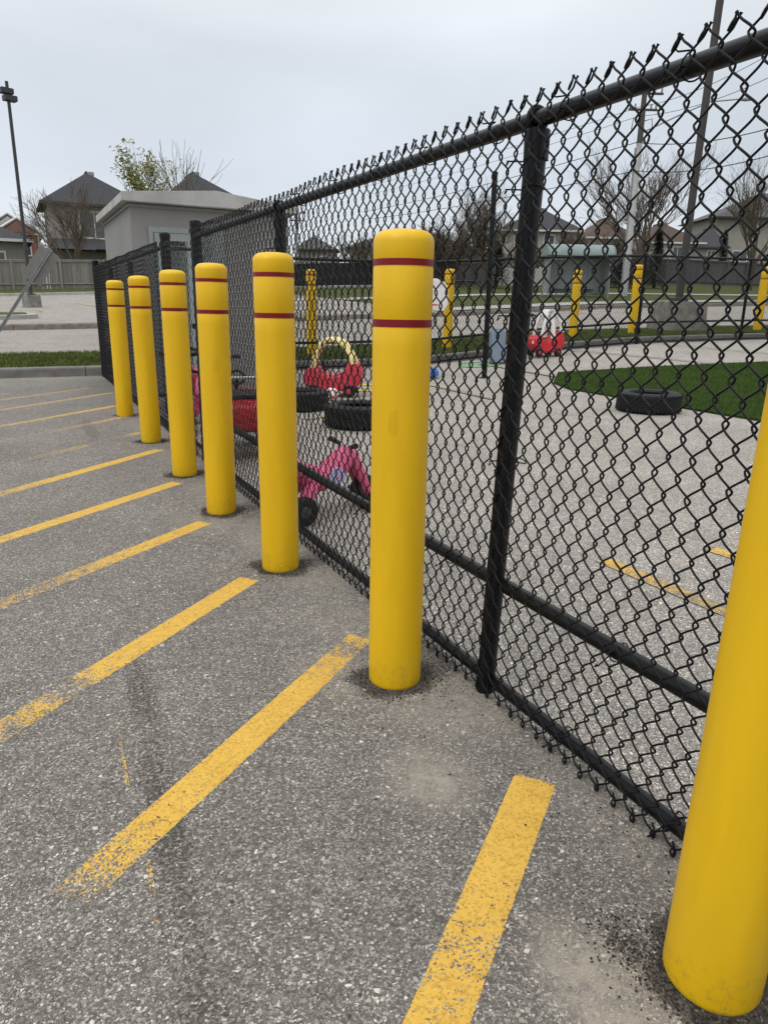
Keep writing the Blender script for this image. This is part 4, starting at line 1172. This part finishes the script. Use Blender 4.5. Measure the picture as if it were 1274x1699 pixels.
def utility_pole(label, x, y, z, h, lamp=True, lean=(0, 0), s=1):
    t = thing('utility_pole', label, 'utility pole', (x, y, z), math.radians(-25), 'utility poles along the far street'); t.scale = (s, s, s)
    MB().lathe([(.17, -.1), (.14, h * .74)], 14).build('lower_pole', 'pole_light', t, smooth=40)
    MB().lathe([(.142, h * .74), (.115, h)], 14).build('upper_pole', 'pole_tar', t, smooth=40)
    for k, (zz, w) in enumerate(((h - .45, .9), (h - 1.15, .7))):
        MB().box(-w, w, -.05, .05, zz, zz + .09).build('crossarm', 'pole_tar', t)
        m = MB()
        for xx in (-w + .08, -w * .55, w * .55, w - .08):
            m = MB(); m.lathe([(.02, 0), (.055, .05), (.04, .09), (.055, .13), (.04, .17), (.05, .20), (0, .22)], 10, Matrix.Translation((xx, 0, zz + .09))); m.build('insulator', 'galvanised', t, smooth=40)
    for sx in (-1, 1):
        MB().tube([(sx * .12, -.05, h - 1.6), (sx * .45, -.1, h - 1.5), (sx * .5, -.1, h - 1.95), (sx * .46, -.1, h - 2.1)], .022, 6).build('cutout', 'pole_tar', t)
    MB().tube([(-.18, .0, .4), (-.18, 0, h * .72)], .04, 8).build('conduit', 'galvanised', t)
    if lamp:
        MB().tube([(.12, 0, h * .79), (1.6, 0, h * .86), (3.2, 0, h * .93), (4.6, 0, h * .945)], .035, 8).build('lamp_arm', 'galvanised', t, smooth=50)
        MB().lathe([(0, -.35), (.07, -.3), (.1, 0), (.06, .3), (0, .35)], 10, Matrix.Translation((4.9, 0, h * .945)) @ Matrix.Rotation(PI / 2, 4, 'Y')).build('lamp_head', 'galvanised', t, smooth=50)
    return t
utility_pole('light grey utility pole with insulators and lamp arm left of the bare maple', 28.2, 29.0, 1.65, 9.9)
utility_pole('distant utility pole at the right end of the grey building', 25.4, 70.0, 2.8, 7.2, False)
def cable(label, pts3, sag, r=.014):
    P = []
    for a, b in zip(pts3, pts3[1:]):
        a = Vector(a); b = Vector(b)
        for k in range(16):
            u = k / 16; p = a.lerp(b, u); p.z -= sag * 4 * u * (1 - u); P.append(p)
    P.append(Vector(pts3[-1]))
    o = MB().tube(P, r, 5).build('overhead_cable', 'wire_dark', None); tag(o, label, 'cable', 'overhead cables between the utility poles')
def ext(a, b, u): return tuple(a[i] + (b[i] - a[i]) * u for i in range(3))
for lab, L_, M_, R_, r in (('topmost overhead cable strung across the sky', (32.25, 70, 12.4), (28.0, 29, 10.55), (25.1, 20, 10.0), .012),
                       ('second overhead cable from the top', (32.25, 70, 11.6), (28.0, 29, 10.15), (25.27, 20, 9.3), .012),
                       ('third overhead cable, just above the bare maple crown', (32.26, 70, 10.1), (28.0, 29, 9.0), (25.7, 20, 7.7), .02),
                       ('lowest overhead cable crossing the bare maple crown', (32.27, 70, 9.4), (28.1, 29, 7.75), (25.9, 20, 6.8), .02)):
    cable(lab, [L_, M_, R_, ext(M_, R_, 2.2)], .25, r)
def shelter():
    x0, x1, y, z = 22.6, 25.6, 28.0, 1.66
    t = thing('bus_shelter', 'glass bus shelter with a curved pale green roof behind the playground', 'bus shelter', (24.35, 28.3, 1.66), math.radians(-24)); t.scale = (.82, .9, .98)
    for sx in (-1.75, 1.75):
        for sy in (-.6, .6):
            MB().box(sx - .04, sx + .04, sy - .04, sy + .04, -.05, 1.95).build('post', 'galvanised', t)
    for sx in (-.9, 0, .9): MB().box(sx - .025, sx + .025, .57, .62, 0, 1.95).build('mullion', 'galvanised', t)
    m = MB(); m.box(-1.71, 1.71, .59, .60, .25, 1.85); m.build('glass_pane', 'shelter_glass', t)
    for sx in (-1.75, 1.75): MB().box(sx - .005, sx + .005, -.5, .55, .25, 1.85).build('glass_pane', 'shelter_glass', t)
    arc = [(.85 * math.cos(a), 1.97 + .55 * math.sin(a)) for a in np.linspace(0, PI, 13)]
    inn = [(.81 * math.cos(a), 1.97 + .51 * math.sin(a)) for a in np.linspace(PI, 0, 13)]
    M = Matrix.Rotation(PI / 2, 4, 'Z')
    MB().prism(arc + inn, -1.95, 1.95, M).build('roof', 'shelter_roof', t, smooth=50)
    for sx in (-1.9, 1.9): MB().prism(arc, sx - .02, sx + .02, M).build('roof_end', 'shelter_roof', t)
    MB().box(-1.95, 1.95, -.86, .86, 1.90, 1.965).build('beam', 'pole_dark', t)
    MB().box(-1.2, 1.2, .2, .5, .42, .47).build('bench', 'pole_dark', t)
shelter()

# ------------------------------------------------------------------ wooden and screened fences
def board_fence(name, label, p0, p1, h, mat, n_extra=0, bw=.15, zoff=0, rail=True):
    t = thing(name, label, 'fence')
    p0 = Vector(p0); p1 = Vector(p1); d = p1 - p0; Ln = d.length; d.normalize(); rz = math.atan2(d.y, d.x)
    m = MB(); m.box(0, bw - .012, -.01, .01, 0, h); proto = None
    k = 0; x = 0; rr = random.Random(11)
    while x < Ln:
        p = p0 + d * x; z = T(p.x, min(p.y, 46.0)) + zoff
        if proto is None: o = m.build('board', mat, t); proto = o
        else: o = link('board', proto.data, t)
        o.location = (p.x, p.y, z + rr.uniform(-.012, .012)); o.rotation_euler = (0, rr.uniform(-.006, .006), rz)
        o.scale = (1, 1, 1 + rr.uniform(-.006, .006))
        x += bw
    x = 0
    while x < Ln + .1:
        p = p0 + d * x; z = T(p.x, min(p.y, 46.0)) + zoff
        M = Matrix.Translation((p.x, p.y, z)) @ Matrix.Rotation(rz, 4, 'Z')
        MB().box(-.06, .06, -.10, -.012, -.05, h + .12, M).build('fence_post', mat, t); x += 2.45
    for zz in (.25, h - .06, h + .01):
        pts = []
        x = 0
        m = MB()
        while x < Ln:
            xe = min(x + 2.45, Ln); a = p0 + d * x; b = p0 + d * xe
            m.tube([(a.x, a.y - .03, T(a.x, min(a.y, 46.)) + zoff + zz), (b.x, b.y - .03, T(b.x, min(b.y, 46.)) + zoff + zz)], .045, 4); x = xe
        m.build('rail', mat, t)
    return t
board_fence('wooden_fence', 'weathered grey board fence behind the far parking lot at the left', (-12, 46.2), (10.5, 46.2), 1.50, 'fence_wood')
board_fence('wooden_fence', 'dark grey board fence before the houses at the right', (39.5, 46.2), (75, 46.2), 1.95, 'fence_wood_dark', bw=.18)
board_fence('wooden_fence', 'short dark board fence beyond the thin steel post, before the bare trees', (25.2, 45.6), (31.0, 45.6), 1.45, 'fence_wood_dark', bw=.18)
sf = thing('screened_fence', 'black screened fence at the end of the far parking lot, behind the middle bollards', 'fence')
xx = 12.0
while xx < 25:
    z = T(xx, 44.5); MB().box(xx - .04, xx + .04, 44.46, 44.54, z - .05, z + 1.42 + .02 * (xx - 12)).build('post', 'black_paint_dull', sf); 
    z2 = T(xx + 1.3, 44.5); h1 = 1.33 + .02 * (xx - 12); h2 = 1.33 + .02 * (xx - 10.7)
    m = MB(); m.add([(xx + .04, 44.55, z), (xx + 1.26, 44.55, z2), (xx + 1.26, 44.55, z2 + h2), (xx + .04, 44.55, z + h1), (xx + .04, 44.57, z), (xx + 1.26, 44.57, z2), (xx + 1.26, 44.57, z2 + h2), (xx + .04, 44.57, z + h1)],
                    [(0, 1, 2, 3), (7, 6, 5, 4), (0, 4, 5, 1), (3, 2, 6, 7), (0, 3, 7, 4), (1, 5, 6, 2)]); m.build('screen_panel', 'black_screen', sf)
    xx += 1.3
m = MB(); m.tube([(x, 44.5, T(x, 44.5) + 1.40 + .02 * (x - 12)) for x in np.arange(12, 25.2, 1.3)], .03, 6); m.build('top_rail', 'galvanised', sf)
wf = thing('white_fence', 'low white panel fence behind the bus shelter', 'fence')
x = 31.0
while x < 40.5:
    z = T(x, 44.6); MB().box(x, x + 1.94, 44.6, 44.65, z + .05, z + 1.25).build('panel', 'siding_white', wf); MB().box(x - .05, x + .02, 44.57, 44.68, z - .05, z + 1.32).build('post', 'trim_white', wf); x += 2.0

# ------------------------------------------------------------------ houses
def house(name, label, cx, cy, zb, w, d, eave, rise, pk, rz, wall, roof, wins=(), trim='soffit_dark', gable=False, midroof=None, over=.35, extra=None, fascia='soffit_dark'):
    t = thing(name, label, 'house', (cx, cy, zb), rz)
    hw = w / 2 - over
    MB().box(-hw, hw, over, d - over, -1.0, eave).build('wall', wall, t)
    a = -w / 2; b = w / 2; px_ = a + w * pk
    m = MB()
    if gable:
        m.prism([(a, eave), (b, eave), (px_, eave + rise)], 0.0, d)
        r = m.build('roof', roof, t)
        g = MB(); g.prism([(a + .5, eave - .01), (b - .5, eave - .01), (px_, eave + rise - .22)], over - .45, over - .02); g.build('gable_wall', wall, t)
        for (p, q) in (((a, eave), (px_, eave + rise)), ((b, eave), (px_, eave + rise))):
            MB().tube([(p[0], -.06, p[1]), (q[0], -.06, q[1])], .11, 4).build('barge_board', trim, t)
    else:
        rl = max(.6, d * .35)
        vs = [(a, 0, eave), (b, 0, eave), (b, d, eave), (a, d, eave), (px_, d / 2 - rl / 2, eave + rise), (px_, d / 2 + rl / 2, eave + rise)]
        m.add(vs, [(0, 1, 4), (1, 2, 5, 4), (2, 3, 5), (3, 0, 4, 5), (3, 2, 1, 0)]); r = m.build('roof', roof, t)
        MB().tube([(px_, d / 2 - rl / 2, eave + rise + .02), (px_, d / 2 + rl / 2, eave + rise + .02)], .09, 5).build('ridge_cap', roof, r)
        MB().box(px_ + .1, px_ + .45, d / 2 - rl / 2 - .15, d / 2 - rl / 2 + .2, eave + rise - .2, eave + rise + .06).build('roof_vent', 'galvanised', r, bevel=.03)
        MB().box(-hw + .15, -hw + .65, .02, .1, eave - .10, eave - .09)
    m = MB(); m.box(a, b, -.08, -.005, eave - .14, eave + .02); m.build('gutter', fascia, t)
    MB().box(a + .02, b - .02, .0, over, eave - .10, eave - .004).build('soffit', 'soffit_dark', t)
    MB().tube([(b - over - .1, over - .08, eave - .1), (b - over - .1, over - .08, -.5)], .05, 6).build('downpipe', fascia, t)
    for (wx, wz, ww, wh) in wins:
        f = MB(); y = over
        x0, x1, z0, z1 = wx - ww / 2, wx + ww / 2, wz - wh / 2, wz + wh / 2
        f.box(x0 - .09, x1 + .09, y - .06, y - .002, z1, z1 + .09); f.box(x0 - .09, x1 + .09, y - .07, y - .002, z0 - .09, z0)
        f.box(x0 - .09, x0, y - .055, y - .002, z0, z1); f.box(x1, x1 + .09, y - .055, y - .002, z0, z1); f.box(wx - .03, wx + .03, y - .05, y - .002, z0, z1)
        fo = f.build('window', 'trim_white', t)
        for (xa, xb) in ((x0, wx - .03), (wx + .03, x1)):
            MB().box(xa, xb, y - .02, y - .003, z0, z1).build('pane', 'glass_dark', fo)
    if midroof:
        z0, z1, mx0, mx1 = midroof
        m = MB(); m.prism([(-1.1, z0), (over, z0), (over, z1), (over - .05, z1)], mx0, mx1, Matrix.Rotation(PI / 2, 4, 'Z') @ Matrix.Scale(-1, 4, (0, 1, 0)))
        m.build('skirt_roof', roof, t)
    return t
RZ = math.radians(-26)
# house with skirt roof left
house('house', 'large grey two-storey house with dark hip roof left of the utility building', 5.70, 52.3, 1.94, 6.9, 7.0, 5.15, 2.15, .45, 0, 'siding_beige', 'shingle_dark',
      [(-.3, 3.95, 1.7, 1.5), (-1.6, .9, 1.0, 1.2), (1.8, .9, 1.0, 1.2)], midroof=(2.35, 3.05, -2.9, 3.0), over=.5)
house('house', 'red brick house with white trimmed gable at the far left', 1.2, 71.0, 1.73, 3.5, 9, 4.85, 1.15, .5, 0, 'brick_red', 'shingle_grey', [(.55, 3.5, .5, .8)], 'trim_white', True, fascia='trim_white', over=.15)
house('house', 'pale gabled house just left of the red brick gable at the far left', .55, 73.0, 1.73, 5.2, 7, 4.75, 1.75, .5, 0, 'siding_white', 'shingle_grey', [], 'trim_white', True, fascia='trim_white')
house('garage', 'low buff brick garage with dark roof behind the fence at the left edge', -.95, 51.2, 1.72, 5.2, 7, 2.98, 1.3, .45, 0, 'brick_buff', 'shingle_dark', [(.55, 2.0, .75, .42)], fascia='trim_white')
house('house', 'house whose dark hip roof peeks over the utility building', 13.6, 54.5, 2.24, 7.6, 8, 5.4, 2.6, .40, 0, 'siding_beige', 'shingle_dark', [])
house('house', 'distant grey house with a low peaked roof above the black screened fence', 29.12, 74.5, 2.76, 4.6, 6, 4.0, 1.45, .4, RZ, 'siding_beige', 'shingle_grey', [(.6, 2.9, .6, .7)])
house('house', 'distant dark roofed house just left of the middle bollard top', 34.4, 68.4, 2.9, 8.4, 7, 3.9, 1.5, .5, RZ, 'siding_beige', 'shingle_grey', [(-1, 3.0, .7, .7), (2, 2.6, .8, .8)])
house('house', 'low distant brown roofed house right of the middle bollard top', 38.0, 64.0, 2.9, 8.0, 7, 3.7, 1.5, .4, RZ, 'brick_buff', 'shingle_brown', [(-1.5, 2.6, .8, .8), (1.6, 2.6, .8, .8)])
house('house', 'beige brick house with steep dark hip roof just right of the nearest fence post', 44.28, 56.8, 3.16, 8.2, 8, 4.94, 2.1, .57, RZ, 'brick_beige', 'shingle_dark', [(.9, 4.0, .9, 1.0), (-1.8, 4.0, .9, 1.0)], fascia='trim_white')
house('house', 'house with brown hip roof and pale siding behind the bare maple', 53.27, 56.9, 3.37, 5.6, 8, 4.57, 1.95, .45, RZ, 'siding_white', 'shingle_brown', [(.4, 3.9, .9, 1.0)], fascia='trim_white')
house('house', 'brown roofed white house left of the brown floodlight pole', 62.2, 57.0, 3.37, 5.8, 8, 4.55, 2.1, .35, RZ, 'siding_white', 'shingle_brown', [(.1, 3.6, .9, .95)], fascia='trim_white')
house('garage', 'small dark roofed garage between the brown floodlight pole and the big beige house', 65.0, 55.4, 3.37, 4.2, 6, 4.15, 2.0, .7, RZ, 'siding_beige', 'shingle_dark', [(.3, 3.4, .7, .7)])
house('house', 'big beige two-storey house at the right edge with overhanging brown roof', 73.2, 54.2, 3.37, 13.6, 10, 7.38, 2.7, .48, RZ, 'siding_beige', 'shingle_grey', [(-3.2, 3.5, 1.5, 1.0), (-2.2, 5.9, .9, 1.2), (1.0, 5.9, 1.3, 1.2)], over=.7)

# ------------------------------------------------------------------ trees
def bare_tree(name, label, x, y, z, h, spread, seed, trunk_h=.25, nmain=6, levels=4, mat='bark', r0=None, upward=.6, leaves=None, cat='tree', grp=None, ratio=.62, kids=(4, 6), twig_mat=None, squeeze=1.0, rmin=.006):
    rr = random.Random(seed)
    t = thing(name, label, cat, (x, y, z), 0, grp)
    r0 = r0 or h * .016
    trunk = MB(); crown = MB(); leafpts = []
    def branch(p, d, ln, r, lv, mb):
        n = 4 if lv < 2 else 3
        pts = [p.copy()]; q = p.copy(); dd = d.copy()
        for k in range(n):
            dd = (dd + Vector((rr.gauss(0, .10), rr.gauss(0, .10), rr.gauss(.05 * upward, .06)))).normalized()
            q = q + dd * ln / n; pts.append(q.copy())
        rs = [max(rmin, r * (1 - .55 * k / n)) for k in range(n + 1)]
        mb.tube(pts, rs, 5 if lv < 2 else 3, cap=False)
        if lv >= levels:
            if leaves: leafpts.append((pts[-1], dd)); leafpts.append((pts[-2], dd)); leafpts.append((pts[1], dd))
            return
        for c in range(rr.randint(*kids)):
            u = rr.uniform(.3, 1.0); k = min(n - 1, int(u * n)); b = pts[k].lerp(pts[k + 1], u * n - k)
            a = rr.uniform(0, 2 * PI); tilt = rr.uniform(.35, .75)
            side = dd.orthogonal().normalized(); side.rotate(Matrix.Rotation(a, 3, dd))
            nd = (dd * math.cos(tilt) + side * math.sin(tilt)); nd.z += .22 * upward; nd.normalize()
            branch(b, nd, ln * ratio * rr.uniform(.75, 1.2), max(rmin, r * .5), lv + 1, mb)
    th = h * trunk_h
    tp = [Vector((rr.gauss(0, .02) * th, rr.gauss(0, .02) * th, th * k / 4)) for k in range(5)]; tp[0] = Vector((0, 0, -.2))
    trunk.tube(tp, [r0 * (1.25 - .3 * k / 4) for k in range(5)], 8)
    trunk.build('trunk', mat, t, smooth=50)
    top = tp[-1]
    for c in range(nmain):
        a = 2 * PI * c / nmain + rr.uniform(-.3, .3); tilt = rr.uniform(.12, .75) * spread if c else .05
        d = Vector((math.cos(a) * math.sin(tilt), math.sin(a) * math.sin(tilt), math.cos(tilt)))
        branch(top.copy() - Vector((0, 0, rr.uniform(0, .3) * th)), d, (h - th) * .52 * rr.uniform(.85, 1.15), r0 * .55, 1, crown)
    # keep the crown inside its height
    zm = max(v[2] for v in crown.v); f = (h - th) / (zm - th)
    crown.v = [(vx * squeeze, vy * squeeze, th + (vz - th) * f) for vx, vy, vz in crown.v]
    c = crown.build('crown', twig_mat or mat, t); 
    if leaves:
        lm = MB(); sz, cnt, lmat, keep = leaves
        for p, d in leafpts:
            p = Vector((p.x * squeeze, p.y * squeeze, th + (p.z - th) * f))
            if not keep(p): continue
            for k in range(cnt):
                q = p + Vector((rr.gauss(0, sz * 1.1), rr.gauss(0, sz * 1.1), rr.gauss(0, sz * 1.1)))
                u = Vector((rr.gauss(0, 1), rr.gauss(0, 1), rr.gauss(0, .6))).normalized() * sz * rr.uniform(.5, 1)
                w = u.orthogonal().normalized() * sz * .35
                lm.add([q - u, q + w, q + u, q - w], [(0, 1, 2, 3)])
        o = lm.build('leaves', lmat, t); o['kind'] = 'stuff'
    return t
bare_tree('bare_tree', 'bare multi-stemmed tree in front of the grey house at the left', 3.6, 47.6, 1.9, 6.1, 1.15, 4, .12, 8, 4, 'bark_pale', .10, .6, twig_mat='bark_twig', kids=(4, 6), rmin=.009)
tree_dy = 18.0
bare_tree('budding_tree', 'tree with fresh yellow green leaves rising behind the utility building', 3.10, 18.2, .4, 4.15, .50, 21, .42, 6, 3, 'bark', .05, .9, squeeze=.66, leaves=(.064, 8, 'leaf_spring', lambda p: p.z > 2.2 and math.sin(p.x * 11 + p.z * 7) > .05), twig_mat='bark_twig', kids=(4, 6), rmin=.004)
bare_tree('bare_tree', 'slim bare tree beside the budding one behind the utility building', 3.86, 18.6, .4, 4.55, .42, 33, .40, 7, 3, 'bark_pale', .05, .9, leaves=(.045, 8, 'leaf_spring', lambda p: 2.3 < p.z < 3.3 and p.x < .25), twig_mat='bark_pale', kids=(4, 5), rmin=.004)
bare_tree('bare_tree', 'large bare maple with a fan of fine twigs right of the utility pole', 38.6, 38.4, 2.6, 10.6, .80, 5, .18, 11, 4, 'bark', .15, 1.2, kids=(4, 6), twig_mat='bark_twig', rmin=.005)
bare_tree('bare_tree', 'bare tree in front of the big beige house at the right edge', 49.6, 38.2, 2.9, 10.4, .85, 9, .18, 10, 4, 'bark', .15, 1.1, kids=(4, 5), twig_mat='bark_twig', rmin=.006)
bare_tree('bare_tree', 'tall bare tree behind the thin steel post', 25.6, 38.0, 2.35, 6.6, .90, 14, .15, 10, 4, 'bark', .14, .8, kids=(5, 6), twig_mat='bark_twig', rmin=.007)
bare_tree('bare_tree', 'dark bushy bare tree left of the tall one behind the thin steel post', 24.6, 42.5, 2.4, 4.5, 1.25, 15, .10, 10, 4, 'bark', .10, .5, kids=(5, 7), twig_mat='bark_twig', rmin=.012)
bare_tree('bare_tree', 'bushy bare tree between the beige brick house and the brown roofed house', 47.5, 50.0, 3.2, 4.8, 1.2, 17, .10, 10, 4, 'bark', .10, .5, kids=(5, 6), twig_mat='bark_twig', rmin=.014)
bare_tree('bare_tree', 'small bare tree before the beige brick house near the thick post', 40.2, 47.5, 3.0, 5.2, .9, 18, .15, 8, 4, 'bark', .09, .6, kids=(4, 6), twig_mat='bark_twig', rmin=.010)
bare_tree('bare_tree', 'bare tree over the distant roofs in the middle', 33.5, 62.0, 2.9, 6.0, 1.1, 19, .12, 9, 4, 'bark', .12, .6, kids=(4, 6), twig_mat='bark_twig', rmin=.014)
bare_tree('bare_tree', 'thin bare tree left of the middle bollard above the distant roofs', 28.4, 62.0, 2.8, 5.2, 1.0, 29, .12, 8, 4, 'bark', .10, .6, kids=(4, 5), twig_mat='bark_twig', rmin=.012)
for k, (lab, x, y, h, sp, sd_) in enumerate((('brownish bushy bare shrub right of the middle bollard top', 22.6, 43.0, 3.6, 1.3, 41), ('bare shrub with dense twigs just left of the thin steel post', 26.9, 44.2, 4.2, 1.2, 42), ('bare shrub with dense twigs just right of the thin steel post', 30.2, 46.6, 4.4, 1.2, 43), ('low bare shrub before the beige brick house', 35.6, 46.8, 3.4, 1.3, 44), ('brown bare shrub under the brown roofed house', 46.3, 47.2, 3.4, 1.3, 45))):
    bare_tree('bare_shrub', lab, x, y, T(x, 44) - .1, h, sp, sd_, .08, 11, 4, 'bark', .07, .4, kids=(4, 6), twig_mat='twig_haze', rmin=.011)
def conifer(label, x, y, z, h, w, seed):
    rr = random.Random(seed); t = thing('conifer', label, 'tree', (x, y, z))
    MB().lathe([(.12, -.1), (.03, h * .95)], 8).build('trunk', 'bark', t)
    m = MB()
    for k in range(5200):
        u = rr.random() ** .8; zz = .1 + u * h * .97; R = w * (1 - u) ** .75 * (rr.random() ** .4) + .05; a = rr.uniform(0, 2 * PI)
        R *= 1 + .22 * math.sin(a * 3 + zz * 2.5)
        p = Vector((R * math.cos(a), R * math.sin(a), zz)); d = Vector((math.cos(a), math.sin(a), rr.uniform(-.5, .3))).normalized() * rr.uniform(.1, .24)
        wv = d.cross(Vector((0, 0, 1))).normalized() * .05
        m.add([p - d * .5, p + wv, p + d * .6, p - wv], [(0, 1, 2, 3)])
    o = m.build('foliage', 'leaf_dark', t); o['kind'] = 'stuff'
conifer('dark narrow evergreen just right of the bare maple trunk', 42.2, 40.5, 2.7, 4.1, .85, 2)
conifer('low dark evergreen shrub beside the narrow evergreen', 39.9, 41.5, 2.7, 1.7, 1.5, 3)
conifer('dark evergreen behind the thin steel post', 28.6, 41.0, 2.5, 2.8, 1.0, 6)
conifer('slim evergreen right of the brown floodlight pole', 60.5, 50.0, 3.37, 5.2, .7, 8)

# small loose stones and crumbs on the lot beside the bollards
def crumbs(name, label, n, seed, reg, s0, s1, mat):
    rr = random.Random(seed); m = MB()
    for k in range(n):
        cx, cy, sx, sy = rr.choice(reg); x = rr.gauss(cx, sx); y = rr.gauss(cy, sy)
        if any(math.hypot(x - bx, y - by) < .09 for bx, by in BOLL): continue
        s = rr.uniform(s0, s1); a = rr.uniform(0, PI)
        M = Matrix.Translation((x, y, s * .25)) @ Matrix.Rotation(a, 4, 'Z') @ Matrix.Rotation(rr.uniform(-.5, .5), 4, 'X') @ Matrix.Diagonal((s, s * .7, s * .5, 1))
        vs = [M @ Vector(p) for p in ((1, 0, 0), (-1, .1, 0), (.1, 1, 0), (0, -1, .1), (.1, 0, 1), (0, .1, -1))]
        m.add(vs, [(0, 2, 4), (2, 1, 4), (1, 3, 4), (3, 0, 4), (2, 0, 5), (1, 2, 5), (3, 1, 5), (0, 3, 5)])
    o = m.build(name, mat, None); tag(o, label, 'debris', kind='stuff')
reg = [(x + .03, y, .10, .10) for x, y in BOLL[:5]] + [(1.16, y, .05, .25) for y in (1.2, 2.0, 2.8, 3.6, 4.4)]
regb = []
for x, y in BOLL[:6]:
    for a in np.linspace(0, 2 * PI, 15)[:-1]: regb.append((x + .105 * math.cos(a), y + .105 * math.sin(a), .016, .016))
    regb += [(x - .11, y + .05, .035, .05), (x + .13, y + .0, .04, .06), (x + .12, y - .08, .05, .06), (x - .03, y - .13, .06, .02)] * 3
regb += [(.955, .79, .04, .06), (1.0, .60, .06, .03), (.97, .72, .05, .09)] * 6
regb += [(1.2, y, .03, .25) for y in (1.2, 2.0, 2.8, 3.6, 4.4)] * 2
crumbs('soil_crumbs', 'dark soil crumbs scattered round the feet of the bollards', 5200, 5, regb, .0012, .0045, 'soil')
crumbs('gravel', 'loose pale grit lying on the asphalt by the near bollards', 500, 6, reg + [(.85, 1.4, .12, .15), (.83, .8, .1, .12), (.5, 1.5, .5, .7)], .0015, .0035, 'base_concrete')

crumbs('leaf_litter', 'few dark bits of debris lying on the lot asphalt', 70, 9, [(.9, 1.7, .15, .3), (.6, 1.2, .4, .4), (.5, 2.5, .5, .8), (1.1, 1.4, .06, .3)], .003, .0065, 'bark')
